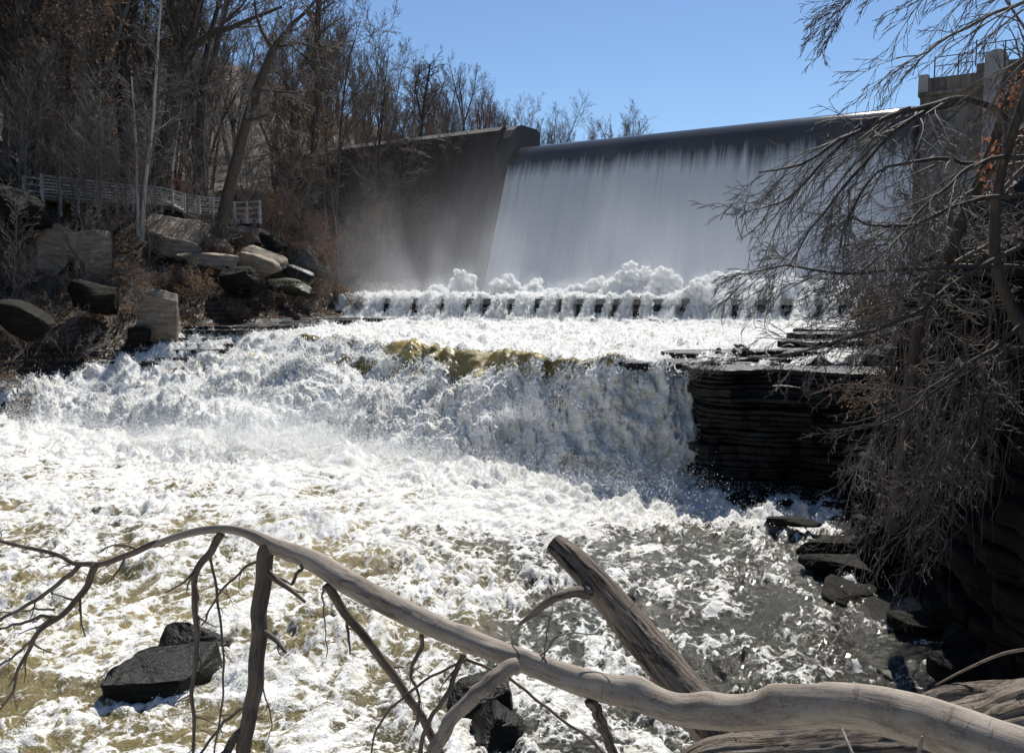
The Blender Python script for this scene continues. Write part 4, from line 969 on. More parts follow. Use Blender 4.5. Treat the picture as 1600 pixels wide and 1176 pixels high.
while cnt < 85 and tries < 5000:                  # beyond the wall
    tries += 1; y = random.uniform(88, 165); px = random.uniform(430, 800); x = (px-800)/FPX*y
    if dam_so(x, y)[1] > -5 or not free(x, y, 3.2): continue
    if x > -2 or (px > 730 and y < 120): continue
    far_tree('back', x, y, random.choice([0, 1, 2, 3, 4, 5, 6, 7]), random.uniform(.62, .92)*(.95 if px < 540 else .62 if px < 640 else .55)*(.85 if y < 110 and px > 540 else 1.0), (0, random.gauss(0, .04)), 'bark', random.choice(['twig', 'twig_grey', 'twig', 'twig_red']), 'leaf'); cnt += 1
cnt = 0; tries = 0
while cnt < 95 and tries < 6000:                  # ridge
    tries += 1; y = random.uniform(165, 250); px = random.uniform(520, 700) if random.random() < .3 else random.uniform(690, 990); x = (px-800)/FPX*y
    if (px > 770 and y < 192) or not free(x, y, 3.6): continue
    far_tree('ridge', x, y, random.choice([0, 1, 2, 3, 4, 5, 6, 7]), random.uniform(.6, .85), (0, 0), 'bark', random.choice(['twig', 'twig_grey', 'twig_red'])); cnt += 1
for px, y, sc in [(470, 66, 1.0), (520, 68, .95), (545, 71, .9), (575, 74, .95), (500, 73, 1.05), (610, 73, .62), (635, 72, .55), (585, 69, .6), (455, 70, 1.05), (560, 66, .5), (525, 63.5, .6), (660, 71.5, .42), (600, 67, .45), (480, 62.5, .7)]:
    x = (px-800)/FPX*y; far_tree('wall', x, y, random.choice([0, 1, 2, 3, 4, 8, 9]), sc, (0, random.gauss(0, .05)), 'bark', 'twig')
for px, y, sc, lean in [(250, 55, .8, .05), (228, 52, 1.0, .02), (150, 50, .9, 0), (160, 49, .8, .03), (128, 51, .7, 0), (300, 56, .9, .1), (330, 60, 1, .0), (415, 58, .85, .05), (440, 60, .75, .2), (390, 61, .9, 0), (100, 50, .7, 0), (180, 49, .8, -.05), (60, 48, .8, 0), (40, 50, .8, .1), (270, 58, .9, -.05), (365, 58, .8, .1), (205, 54, .9, 0), (320, 52, .55, 0), (120, 44, .45, .3), (15, 42, .6, .2), (480, 60, .5, .2), (235, 50, .6, -.1)]:
    x = (px-800)/FPX*y; place_tree('sapling', random.choice([10, 11]), x, y, tz(x, y)-.1, sc, random.random()*6.28, (0, lean), ('short' if sc < .75 else 'tall')+' thin sapling'+(' leaning right' if lean > .08 else '')+' '+where(px, y).replace('above', 'near').replace('behind', 'near'), 'sapling', LBL['sap'][1], 'bark_grey', 'twig_grey')

def custom_tree(name, paths, label, bark, tw, seed, kids=(9, 7, 6, 4), lenf=(.34, .5, .5, .45), minr=.012, L=None, trop=.02, start=.35, spread=.8, grp=None):
    """paths: list of (points, r0, r1, twig start); first one is the trunk"""
    R = np.random.default_rng(seed); base = paths[0][0][0]; e = empty(name, base); tag(e, label, 'tree', grp); TA = TD()
    for i, (pts, r0, r1, st) in enumerate(paths):
        T = TD(); p = smooth_path(pts, 14, .05, seed); rr = np.linspace(r0, r1, 14); T[0].add(p, rr, 10)
        LL = np.linalg.norm(p[-1]-p[0])
        branch_on(T, p, rr, L or LL, 0, 4, R, trop=trop, spread=spread, kids=kids, minr=minr, start=st, lenf=lenf)
        nm = 'limb' if i else 'trunk'; o = obj(nm, T[0].mesh(nm), M[bark], e); o.location = [-float(c) for c in base]
        for q in (1, 2, 3, 4):
            for kk, v in T[q].g.items(): TA[q].g.setdefault(kk, []).extend(v)
    o = obj('crown', merged(TA, [1, 2, 3, 4]).mesh('crown'), M[tw], e); o.location = [-float(c) for c in base]
    return e
custom_tree('leaning_tree', [([P(338, 400, 54), P(350, 330, 54), P(372, 240, 53.5), P(398, 150, 53), P(430, 72, 52.5)], .40, .22, .55),
    ([P(430, 72, 52.5), P(455, 40, 52), P(490, 5, 51), P(520, -40, 50)], .15, .05, .1), ([P(428, 78, 52.5), P(405, 40, 52), P(395, -20, 52)], .13, .05, .1),
    ([P(432, 74, 52.5), P(470, 68, 51), P(520, 85, 50)], .09, .03, .1), ([P(385, 190, 53), P(430, 180, 52), P(455, 215, 51)], .10, .03, .1), ([P(405, 140, 53), P(460, 145, 52), P(500, 140, 51)], .08, .03, .1)],
    'big leaning tree rising from the boulders in front of the platform', 'bark', 'twig_grey', 1, kids=(5, 6, 6, 4), L=8)
custom_tree('forked_tree', [([P(245, 300, 60), P(262, 220, 60), P(275, 130, 60), P(286, 80, 60)], .62, .42, .8),
    ([P(286, 85, 60), P(305, 40, 60), P(318, -30, 60)], .34, .2, .2), ([P(284, 90, 60), P(270, 20, 60), P(262, -40, 60)], .28, .18, .2), ([P(280, 110, 60), P(320, 60, 59), P(370, 40, 58), P(440, 10, 57)], .26, .08, .2), ([P(284, 125, 60), P(310, 130, 59), P(335, 125, 58)], .1, .04, .2)],
    'thickest dark tree, forked high up, behind the boardwalk stairs', 'bark', 'twig', 2, kids=(6, 7, 6, 4), L=10)
custom_tree('straight_tree', [([P(490, 235, 76), P(494, 120, 76), P(499, -40, 76)], .34, .22, .35)], 'tall straight dark tree against the sky at the wood edge', 'bark', 'twig', 3, kids=(24, 6, 6, 4), lenf=(.30, .5, .5, .45))
custom_tree('dark_trunk_tree', [([P(193, 320, 60), P(197, 200, 60), P(192, 60, 60), P(195, -40, 60)], .30, .2, .4)], 'dark straight trunk left of the forked tree', 'bark', 'twig', 4, kids=(16, 6, 6, 4), lenf=(.3, .5, .5, .45))
custom_tree('dark_trunk_tree', [([P(40, 285, 56), P(48, 160, 56), P(57, 60, 56), P(60, -30, 56)], .30, .2, .4)], 'tall dark tree near the left edge, right one of two trunks', 'bark', 'twig', 5, kids=(15, 6, 6, 4), lenf=(.3, .5, .5, .45))
custom_tree('dark_trunk_tree', [([P(26, 250, 58), P(20, 100, 58), P(14, -40, 58)], .34, .24, .4)], 'thick dark trunk at the left edge rising out of the picture', 'bark', 'twig', 6, kids=(13, 6, 6, 4), lenf=(.28, .5, .5, .45))
custom_tree('pale_sapling', [([P(222, 378, 50), P(226, 300, 50), P(238, 200, 50), P(245, 100, 50), P(252, -10, 50)], .12, .05, .3)], 'pale slim tree left of the striped slab, the taller of a close pair', 'bark_pale', 'twig_grey', 7, kids=(14, 6, 5, 3), lenf=(.22, .5, .5, .45))
custom_tree('pale_sapling', [([P(216, 370, 50.4), P(214, 300, 50.4), P(212, 210, 50.4), P(205, 120, 50.4)], .10, .04, .3)], 'pale slim tree of the close pair, the thinner and straighter one', 'bark_pale', 'twig_grey', 8, kids=(14, 6, 5, 3), lenf=(.28, .5, .5, .45))
custom_tree('slim_tree', [([P(155, 350, 49), P(158, 250, 49), P(156, 140, 49)], .09, .04, .3)], 'slim grey stem in front of the boardwalk above the upright boulder', 'bark_grey', 'twig_grey', 9, kids=(14, 6, 5, 3), lenf=(.28, .5, .5, .45))
custom_tree('wall_tree', [([P(655, 235, 84), P(662, 170, 84), P(672, 100, 84)], .20, .08, .25), ([P(660, 190, 84), P(650, 140, 84), P(655, 110, 84)], .12, .05, .2)], 'bare upright tree standing out above the abutment wall', 'bark', 'twig', 10, kids=(12, 6, 6, 4), lenf=(.36, .5, .5, .45), L=9)

# ------------------------------------------------------------------ brush, shrubs, leaves on the left bank
def shrub_proto(seed, H, n, arch=.0, kids=(7, 5, 3, 0), minr=.006, maxl=3, leafp=0):
    R = np.random.default_rng(seed); T = TD(); lv = [] if leafp else None
    for i in range(n):
        a = R.random()*6.28; t = R.uniform(.15, .9)
        grow(T, np.array([.15*cos(a), .15*sin(a), -.1]), np.array([cos(a)*t, sin(a)*t, 1]), H*R.uniform(.6, 1.1), .016, 0, maxl, R, trop=arch, spread=.6, kids=kids, minr=minr, start=.2, wig=.3, sides=(4, 3, 3, 3, 3), npts=(6, 5, 4, 3, 3), leaves=lv, leafp=leafp, lenf=(.5, .5, .5, .5))
    return merged(T, [0]).mesh('stems'), merged(T, [1, 2, 3]).mesh('twigs'), (leaf_mesh('dry_leaves', lv, .05, 3, R, .08) if lv else None)
SH = [shrub_proto(700, 1.8, 11, -.05), shrub_proto(701, 2.3, 9, -.09, minr=.007), shrub_proto(702, 1.4, 14, -.02, leafp=.35), shrub_proto(703, 2.6, 8, .0, minr=.008), shrub_proto(704, 1.8, 12, -.12, leafp=.15)]
def shrub(x, y, z, i, sc, rz, label, group, mt='twig', st='twig_grey', tilt=(0, 0), name='bare_shrub', leaf='leaf'):
    e = empty(name, (x, y, z)); e.scale = (sc,)*3; e.rotation_euler = (tilt[0], tilt[1], rz); tag(e, label, 'shrub', group)
    for nm, me, mm in zip(('stems', 'twigs', 'leaves'), SH[i], (st, mt, leaf)):
        if me is None: continue
        if len(me.materials) == 0: me.materials.append(M[mm])
        o = bpy.data.objects.new(nm, me); COL.objects.link(o); o.parent = e; o.material_slots[0].link = 'OBJECT'; o.material_slots[0].material = M[mm]
    return e
cnt = 0
while cnt < 85:
    y = random.uniform(31, 64); d = random.uniform(1.2, 11 if y < 45 else 6.5); x = xL(y)-d
    if not free(x+500, y, .8): continue
    shrub(x, y, tz(x, y), random.randrange(5), random.uniform(.6, 1.15), random.random()*6.28, ('small' if d < 4 else 'larger')+' leafless shrub '+('at the waterline ' if d < 3.5 else 'halfway up the bank ' if d < 7.5 else 'near the boardwalk ')+('left of the lone tan boulder' if y < 42 else 'behind the lone tan boulder' if y < 50 else 'among the flat slabs' if y < 58 else 'toward the misty wall'), 'shrubs on the left bank', random.choice(['twig', 'twig_grey', 'twig_grey']), tilt=(0, random.uniform(0, .4))); cnt += 1
cnt = 0
while cnt < 70:
    y = random.uniform(52, 76); px = random.uniform(20, 600); x = (px-800)/FPX*y; d = xL(y)-x
    if d < (13.5 if px < 420 and y < 64 else 3) or not free(x+1000, y, 1.0): continue
    if dam_so(x, y)[1] < 2.5 and dam_so(x, y)[0] > -30: continue
    shrub(x, y, tz(x, y), random.randrange(5), random.uniform(1.0, 2.0), random.random()*6.28, 'tangled bare bush under the trees '+where(px, y), 'understorey bushes', random.choice(['twig', 'twig_grey', 'twig', 'twig_red'])); cnt += 1
for q in range(5): 
    p = P(465+q*11, 392+q*7, 57.6); shrub(p[0], p[1], p[2], (2, 4, 0)[q % 3], .55+.05*q, q*1.7, 'small brown brush tuft on the rock hump, '+('highest', 'second highest', 'middle', 'second lowest', 'lowest')[q]+' of five', 'brush tufts on the rock hump', 'twig', tilt=(0, .3))
# vines hanging on the wall
vn = [(s, zz) for s in np.linspace(-3.5, -26, 16) for zz in (16.5, 12.5)]
for s, zz in vn[4:]:
    p = ext(s, 2.3, zz+random.uniform(-1, 1)); sh = shrub(p[0], p[1], p[2], random.choice([1, 3, 4]), random.uniform(1.1, 1.8), random.random()*6.28, 'bare vines hanging '+('high' if p[2] > 14 else 'halfway down')+' on the stained wall, '+('right part' if s > -11 else 'middle' if s > -18 else 'left part'), 'vines on the wall', 'twig', 'twig', tilt=(random.uniform(1.2, 2.0), 0), name='vine')
# dead leaves (uncountable)
n = 70000; y = RNG.uniform(30, 66, n); d = RNG.uniform(.9, 16, n)**1.0; x = np.interp(y, LY, LX)-d; z = terrain(x, y)
lm = leaf_mesh('leaf_litter', np.c_[x, y, z+.05], .07, 1, RNG, .03)
tag(obj('leaf_litter', lm, M['leaf']), 'brown dead leaves strewn over the left bank', 'leaf litter', kind='stuff')
# tufts of green at the mossy rock
g = []
c0 = P(452, 440, 53.6); 
for _ in range(500):
    b = c0+np.array([random.gauss(0, .45), random.gauss(0, .35), -.1]); a = random.random()*6.28; g.append((b, a, random.uniform(.12, .3)))
V = []; 
for b, a, h in g: V += [b+[-.015*sin(a), .015*cos(a), 0], b+[.015*sin(a), -.015*cos(a), 0], b+[.08*cos(a), .08*sin(a), h]]
tag(obj('grass', new_mesh('grass', V, tris=np.arange(len(V)).reshape(-1, 3)), M['grass']), 'small patch of green grass on the low rock by the water', 'grass', kind='stuff')

# ------------------------------------------------------------------ overhanging brush on the right
def hang_tree(name, mains, label, bark, tw, seed, cat='tree', kids=(12, 6, 5, 3), lenf=(.42, .6, .55, .5), minr=.0035, trop=-.045, maxl=3, bias=None, spread=.5, L=None, wig=.13):
    R = np.random.default_rng(seed); TA = TD(); base = mains[0][0][0]; e = empty(name, base); tag(e, label, cat)
    for im, it in enumerate(mains):
        T = TD()
        pts, r0, r1, st = it[:4]; own = it[4] if len(it) > 4 else {}
        p = smooth_path(pts, 18, own.get('wob', .05), seed+int(r0*1000)); rr = np.linspace(r0, r1, 18); T[0].add(p, rr, 8)
        LL = own.get('L', L) or np.linalg.norm(p[-1]-p[0])
        branch_on(T, p, rr, LL, 0, own.get('maxl', maxl), R, trop=own.get('trop', trop), spread=own.get('spread', spread), kids=own.get('kids', kids), minr=minr, start=st, lenf=own.get('lenf', lenf), bias=own.get('bias', bias), wig=wig, sides=(8, 4, 3, 3, 3), npts=(18, 8, 6, 4, 3))
        nm = 'trunk' if im == 0 and rr[0] > .04 else 'branch'; o = obj(nm, T[0].mesh(nm), M[bark], e); o.location = [-float(c) for c in base]
        for q in (1, 2, 3, 4):
            for kk, v in T[q].g.items(): TA[q].g.setdefault(kk, []).extend(v)
    o = obj('twigs', merged(TA, [1, 2, 3, 4]).mesh('twigs'), M[tw], e); o.location = [-float(c) for c in base]; o['kind'] = 'stuff'
    return e
dn = (-.55, 0, -.75)
hang_tree('overhanging_tree', [
    ([P(1395, 830, 13.0), P(1420, 640, 12.8), P(1445, 480, 12.5), P(1490, 380, 12.2), P(1540, 260, 11.8), P(1578, 150, 11.5), P(1620, 40, 11.3), P(1650, -150, 11.2), P(1690, -380, 11)], .12, .03, .3, dict(kids=(10, 7, 5, 3), lenf=(.16, .5, .5, .5))),
    ([P(1570, 170, 11.5), P(1500, 155, 11.2), P(1420, 170, 10.8), P(1330, 210, 10.4), P(1260, 250, 10.0), P(1185, 265, 9.6)], .045, .008, .1, dict(kids=(15, 6, 4, 2), bias=(-.7, -.1, -.9), L=4.6, lenf=(.40, .6, .55, .5), spread=.6)),
    ([P(1500, 160, 11.2), P(1400, 200, 10.8), P(1290, 330, 10.4), P(1230, 420, 10.1)], .035, .006, .1, dict(kids=(9, 6, 4, 2), bias=(-.7, 0, -.5), L=3.6)),
    ([P(1420, 172, 10.8), P(1340, 200, 10.5), P(1240, 300, 10.2), P(1180, 330, 10)], .03, .006, .2, dict(kids=(9, 6, 4, 2), bias=(-.7, 0, -.5), L=3.4)),
    ([P(1540, 260, 11.8), P(1480, 250, 11.2), P(1380, 262, 10.8), P(1330, 330, 10.5), P(1310, 400, 10.4)], .03, .006, .1, dict(kids=(11, 6, 4, 2), bias=(-.5, 0, -.6), L=3.2)),
    ([P(1520, 300, 11.8), P(1440, 345, 11.2), P(1370, 350, 10.8), P(1330, 340, 10.5)], .03, .006, .1, dict(kids=(10, 6, 4, 2), bias=(-.5, 0, -.2), L=3.0)),
], 'leaning tree on the right bank whose drooping twigs hang before the waterfall', 'bark', 'twig_dark', 31, minr=.0036)
hang_tree('overhanging_tree', [
    ([P(1620, 560, 10.0), P(1560, 430, 10.0), P(1555, 330, 10), P(1590, 180, 9.8), P(1640, 60, 9.6), P(1720, -120, 9.5), P(1760, -300, 9.5)], .075, .02, .3, dict(kids=(8, 6, 5, 3), lenf=(.2, .5, .5, .5))),
    ([P(1600, 380, 9.8), P(1500, 440, 9.6), P(1400, 500, 9.2), P(1290, 540, 9.0), P(1130, 572, 8.8)], .034, .006, .2, dict(kids=(12, 7, 5, 3), L=2.6, bias=(-.3, 0, .3), spread=.5)),
    ([P(1600, 420, 9.8), P(1480, 420, 9.6), P(1330, 425, 9.2), P(1230, 415, 9.0), P(1170, 430, 8.9)], .026, .005, .2, dict(kids=(14, 7, 5, 3), L=2.4, bias=(-.4, 0, 0), spread=.5)),
    ([P(1620, 300, 9.8), P(1500, 320, 9.6), P(1420, 360, 9.2), P(1330, 440, 9.0)], .03, .005, .15, dict(kids=(11, 6, 4, 2), L=2.8, bias=(-.5, 0, -.3))),
    ([P(1620, 240, 9.8), P(1520, 260, 9.6), P(1440, 330, 9.2), P(1380, 400, 9.0)], .03, .005, .15, dict(kids=(11, 6, 4, 2), L=2.8, bias=(-.5, 0, -.3))),
    ([P(1610, 500, 9.6), P(1500, 580, 9.4), P(1400, 650, 9.2), P(1300, 680, 9.0)], .028, .005, .2, dict(kids=(10, 6, 4, 2), L=2.4, bias=(-.4, 0, -.2))),
], 'crooked tree at the right edge with russet dead leaves and long low branches', 'bark', 'twig_dark', 33, minr=.0032)
# thickets: many arching canes with hanging twigs
random.seed(91)
def thicket(label, seed, items, bark, tw, mr=.0035, kids=(7, 5, 4, 2)):
    ms = []
    for a, b, c, r in items: ms.append(([a, (a+b)/2+np.array([random.gauss(0, .15), random.gauss(0, .15), .25]), b, (b+c)/2+np.array([0, 0, .12]), c], r, .004, .15))
    return hang_tree('thicket', ms, label, bark, tw, seed, 'thicket', kids=kids, lenf=(.46, .6, .5, .5), minr=mr, maxl=3, bias=(-.45, -.1, -.1), spread=.6, wig=.15, trop=-.012)
it = []
for i in range(15):
    Y = random.uniform(10.5, 15); px = random.uniform(1500, 1680); py = random.uniform(320, 520)
    it.append((P(px, py, Y), P(px-random.uniform(60, 140), py+random.uniform(-40, 40), Y-.3), P(px-random.uniform(170, 330), py+random.uniform(20, 150), Y-.7), random.uniform(.010, .022)))
thicket('grey tangle of arching canes filling the middle of the right bank', 41, it, 'bark', 'twig_dark')
it = []
for i in range(13):
    Y = random.uniform(9.5, 13); px = random.uniform(1480, 1680); py = random.uniform(470, 700)
    it.append((P(px, py, Y), P(px-random.uniform(40, 120), py+random.uniform(0, 70), Y-.3), P(px-random.uniform(110, 260), py+random.uniform(80, 210), Y-.6), random.uniform(.008, .02)))
thicket('lower tangle of drooping grey branches over the dark bluff', 42, it, 'bark', 'twig_dark')
it = []
for i in range(10):
    Y = random.uniform(12, 20); px = random.uniform(1400, 1640); py = random.uniform(240, 420)
    it.append((P(px, py+80, Y), P(px-random.uniform(-20, 60), py-10, Y-.3), P(px-random.uniform(60, 180), py+random.uniform(-40, 60), Y-.7), random.uniform(.012, .025)))
thicket('brown brush standing on top of the right bluff before the abutment', 43, it, 'bark', 'twig_dark')
it = []
for i in range(15):
    Y = random.uniform(10, 12.5); px = random.uniform(1400, 1600); py = random.uniform(640, 780)
    it.append((P(px, py-120, Y), P(px-random.uniform(0, 60), py-20, Y-.2), P(px-random.uniform(20, 150), py+random.uniform(90, 200), Y-.4), random.uniform(.007, .016)))
thicket('sparse hanging twigs low over the shaded stones on the right', 44, it, 'bark', 'twig_dark', kids=(6, 5, 4, 2))
# hanging vines: long thin dangling stems
vt = Tubes(); vb = P(1480, 300, 11)
for i in range(46):
    Y = random.uniform(9.8, 12.5); px = random.uniform(1400, 1600); y0 = random.uniform(330, 560); y1 = y0+random.uniform(200, 470)
    vt.add(smooth_path([P(px, y0, Y), P(px-random.uniform(-10, 25), (y0+y1)/2, Y), P(px-random.uniform(0, 60), y1, Y-.1)], 12, .06, i), np.linspace(.007, .003, 12), 4)
o = obj('hanging_vine', vt.mesh('hanging_vine'), M['twig']); tag(o, 'long thin vines dangling down the right bluff', 'vine', kind='stuff')
# shrubs clothing the right bank
for i in range(46):
    if i < 30: y = random.uniform(9, 24); x = xR(y)+random.uniform(1.8, 5)
    else: y = random.uniform(24, 50); x = xR(y)+random.uniform(.8, 8)
    shrub(x, y, tz(x, y)+.0, random.randrange(5), random.uniform(.8, 1.5), random.random()*6.28, 'leafless bush '+('at the foot' if x-xR(y) < 3 else 'on top')+' of the right bank '+('near the bottom right corner' if y < 12 else 'beside the shaded stones' if y < 18 else 'opposite the dark cliff' if y < 25 else 'beside the upper shelf' if y < 37 else 'before the right abutment'), 'bushes on the right bank', 'twig_dark', tilt=(0, -.4), name='bare_bush')
# upper right twigs reaching in from above
hang_tree('overhead_branch', [
    ([P(1700, 20, 7.0), P(1640, -10, 7.0), P(1560, 20, 7.0), P(1470, 70, 7.0), P(1400, 95, 7.0)], .022, .004, .1, dict(kids=(14, 6, 4, 2), L=2.2, bias=(-.7, 0, -.5))),
    ([P(1720, 60, 7.4), P(1640, 70, 7.4), P(1580, 110, 7.4), P(1540, 180, 7.4)], .022, .004, .1, dict(kids=(11, 6, 4, 2), L=2.0, bias=(-.7, 0, -.5))),
    ([P(1700, -30, 6.6), P(1600, -50, 6.6), P(1500, -30, 6.6), P(1420, 10, 6.6)], .02, .004, .1, dict(kids=(11, 6, 4, 2), L=2.0, bias=(-.6, 0, -.6))),
    ([P(1560, -60, 6.8), P(1430, -40, 6.8), P(1340, -10, 6.8), P(1290, 40, 6.8)], .014, .003, .3, dict(kids=(10, 7, 5, 3), L=1.5, bias=(-.6, 0, -.6)))],
    'fine drooping twigs reaching in from above against the sky', 'bark_grey', 'twig', 35, 'branch', minr=.0022)
lv = []
for c in (P(1582, 135, 11), P(1590, 155, 11), P(1555, 245, 11.3), P(1560, 260, 11.3), P(1548, 280, 11.3), P(1592, 150, 11)):
    for _ in range(16): lv.append(c+np.array([random.gauss(0, .09), random.gauss(0, .08), random.gauss(0, .15)]))
tag(obj('dead_leaf_cluster', leaf_mesh('dead_leaf_cluster', lv, .042, 3, RNG, .06), M['leaf_red']), 'clusters of russet dead leaves caught in the crooked tree on the right', 'leaves', kind='stuff')

# ------------------------------------------------------------------ fallen tree in the foreground
def fine_tube(name, pts, rads, mat, parent, off, sides=20, n=70, rough=.0, knots=(), seed=0, ridge=0.0, wob=.0):
    p = smooth_path(pts, n, wob, seed); s = np.linspace(0, 1, n); r = np.interp(s, np.linspace(0, 1, len(rads)), rads)
    T = np.gradient(p, axis=0); T /= np.linalg.norm(T, axis=1)[:, None]
    S = np.zeros_like(T); ref = np.cross(T[0], [.05, -.2, 1.]) if abs(T[0][2]) < .9 else np.array([1., 0, 0])
    for q in range(n):
        ref = ref-T[q]*(ref@T[q]); ref /= np.linalg.norm(ref); S[q] = ref
    U = np.cross(S, T)
    a = np.arange(sides)/sides*2*pi; L = np.r_[0, np.cumsum(np.linalg.norm(np.diff(p, axis=0), axis=1))]
    A, LL = np.meshgrid(a, L)
    D = rough*(fbm(np.cos(A)*1.2+3, LL*2.5+.01, np.sin(A)*1.2+3, 3, seed+3))
    if ridge: D = D+ridge*(fbm(A*sides/6.28*.45, LL*2.2, 0, 3, seed+9, 2))
    for kp, ka, kr, kh in knots: D = D+kh*np.exp(-(((LL/L[-1]-kp)*L[-1]/kr)**2+(np.angle(np.exp(1j*(A-ka)))*r.mean()/kr)**2))/r.mean()
    R = r[:, None]*(1+D)
    V = p[:, None]+R[..., None]*(S[:, None]*np.cos(A)[..., None]+U[:, None]*np.sin(A)[..., None])
    V = np.concatenate([V.reshape(-1, 3), p[:1], p[-1:]])-off
    i, j = np.meshgrid(np.arange(n-1), np.arange(sides), indexing='ij'); a0 = i*sides+j; a1 = i*sides+(j+1) % sides
    q = np.stack([a0, a1, a1+sides, a0+sides], -1).reshape(-1, 4)
    j = np.arange(sides); t1 = np.c_[(j+1) % sides, j, np.full(sides, n*sides)]; t2 = np.c_[(n-1)*sides+j, (n-1)*sides+(j+1) % sides, np.full(sides, n*sides+1)]
    me = new_mesh(name, V, quads=q, tris=np.concatenate([t1, t2]))
    B = np.stack([np.cos(A)*R.mean()+seed*.37, np.sin(A)*R.mean(), LL], -1).reshape(-1, 3); B = np.concatenate([B, B[:1], B[-1:]])
    at = me.attributes.new('bark_co', 'FLOAT_VECTOR', 'POINT'); at.data.foreach_set('vector', B.astype(np.float32).ravel())
    return obj(name, me, mat, parent)
def limb_bark(name, a, b, c, dark, fur, sc=1.0, depth=.5, bd=.01):
    m, t = mat_new(name); k = N(t); at = k.n('Attribute'); at.attribute_name = 'bark_co'
    def mp(s):
        q = k.n('Mapping'); k.l(at.outputs['Vector'], q.inputs[0]); q.inputs['Scale'].default_value = s; return q.outputs[0]
    st = k.noise(mp((1, 1, .10)), 55*sc, 7, .7, .5); pt = k.noise(mp((1, 1, .45)), 9*sc, 6, .65, .6); fi = k.noise(mp((1, 1, 1)), 120*sc, 4, .6)
    ring = k.noise(mp((.25, .25, 1)), 38*sc, 3, .6, .4)
    col = k.mix(k.ramp(pt, [(.34, 0.0), (.62, 1.0)]), a, b)
    col = k.mix(k.ramp(fi, [(.45, 0.0), (.75, .55)]), col, c)
    col = k.mix(k.ramp(st, [(.36, fur), (.50, 0.0)]), col, dark)
    col = k.mix(k.ramp(ring, [(.64, 0.0), (.72, fur*.6)]), col, dark)
    pe = k.noise(mp((1, 1, .3)), 5.5*sc, 5, .7, .8); col = k.mix(k.ramp(pe, [(.60, 0.0), (.63, .75)]), col, tuple(x*.5 for x in a))
    h = k.math('ADD', k.math('MULTIPLY', st, 1.0), k.math('MULTIPLY', fi, .25)); h = k.math('ADD', h, k.math('MULTIPLY', k.ramp(pe, [(.60, 1.0), (.63, 0.0)]), .25))
    h = k.math('SUBTRACT', h, k.math('MULTIPLY', k.ramp(ring, [(.64, 0.0), (.72, .4)]), 1.0))
    k.out(k.bsdf(col, .8, k.bump(h, depth, bd), .3)); return m
M['smooth_bark'] = limb_bark('smooth_grey_bark', (.15, .118, .09), (.27, .232, .19), (.34, .30, .25), (.045, .034, .026), .55, 1.0, .7, .006)
M['rough_bark'] = limb_bark('furrowed_bark', (.095, .072, .053), (.20, .165, .13), (.26, .22, .18), (.018, .013, .010), 1.0, .62, 1.0, .02)
M['thin_bark'] = limb_bark('thin_branch_bark', (.060, .045, .034), (.125, .098, .075), (.17, .14, .115), (.02, .015, .012), .7, 1.6, .6, .003)
ft = empty('fallen_branch', P(1450, 1110, 2.9)); tag(ft, 'long bent bare limb arching across the foreground with broken side branches', 'fallen branch'); f0 = np.array(ft.location)
spec_ = [(2150, 1420, 2.0, 150), (1850, 1290, 2.3, 122), (1700, 1215, 2.45, 108), (1560, 1168, 2.55, 98), (1440, 1126, 2.7, 86), (1340, 1103, 2.8, 74), (1250, 1102, 2.9, 69), (1150, 1114, 3.0, 60), (1060, 1108, 3.1, 52), (1000, 1089, 3.15, 52), (900, 1062, 3.25, 47), (800, 1025, 3.35, 38), (700, 987, 3.45, 38), (600, 940, 3.6, 40), (540, 908, 3.7, 40), (490, 876, 3.8, 35), (430, 853, 3.9, 27), (385, 832, 3.95, 17), (340, 826, 4.0, 14), (290, 834, 4.05, 13), (240, 851, 4.1, 11)]
main = [P(a, b, c) for a, b, c, d in spec_]; rd = lambda px, Y: px/FPX*Y/2
fine_tube('limb', main, [rd(d*.95, c) for a, b, c, d in spec_], M['smooth_bark'], ft, f0, 32, 340, .22, [(.46, 1.3, .05, .02), (.40, 1.4, .06, .014), (.56, 1.7, .03, .012), (.62, 1.2, .03, .010), (.74, 1.8, .02, .008), (.68, .6, .03, .009), (.83, 4.6, .03, .010), (.34, 1.5, .05, .014), (.49, 2.2, .035, .016), (.59, 2.6, .025, .012)], 5)
def side(pts, w0, w1, label=None, n=40, wob=.012, seed=1, mat='thin_bark', sides=10, name='side_branch', kids=0, L=.5, trop=-.03):
    p = [P(*a) for a in pts]; Y0, Y1 = pts[0][2], pts[-1][2]
    o = fine_tube(name, p, [rd(w0, Y0), rd((w0+w1)/2, (Y0+Y1)/2), rd(w1, Y1)], M[mat], ft, f0, sides, n, .08, (), seed, wob=wob)
    if label: o['label'] = label
    if kids:
        R = np.random.default_rng(seed+50); T = TD(); pp = smooth_path(p, 20, wob, seed)
        branch_on(T, pp, np.linspace(rd(w0, Y0), rd(w1, Y1), 20), L, 0, 2, R, trop=trop, spread=.75, kids=(kids, 3, 2, 0), minr=.0011, start=.15, lenf=(.5, .45, .4, .4), wig=.35, sides=(6, 5, 4, 3, 3), npts=(8, 7, 5, 4, 3))
        t_ = obj('twigs', merged(T, [1, 2]).mesh('twigs'), M['thin_bark'], o); t_.location = [-float(c) for c in f0]
    return o
side([(252, 848, 4.09), (240, 851, 4.1), (190, 871, 4.15), (147, 882, 4.2), (125, 882, 4.2), (95, 868, 4.25), (40, 853, 4.3), (-40, 838, 4.4)], 11.5, 5, n=60, seed=2, kids=8, L=.45)
side([(150, 880, 4.2), (138, 910, 4.2), (120, 935, 4.2), (95, 960, 4.2), (60, 990, 4.2), (42, 1020, 4.2), (28, 1050, 4.2), (20, 1080, 4.2), (0, 1110, 4.2)], 12, 3, n=60, seed=3, kids=12, L=.4)
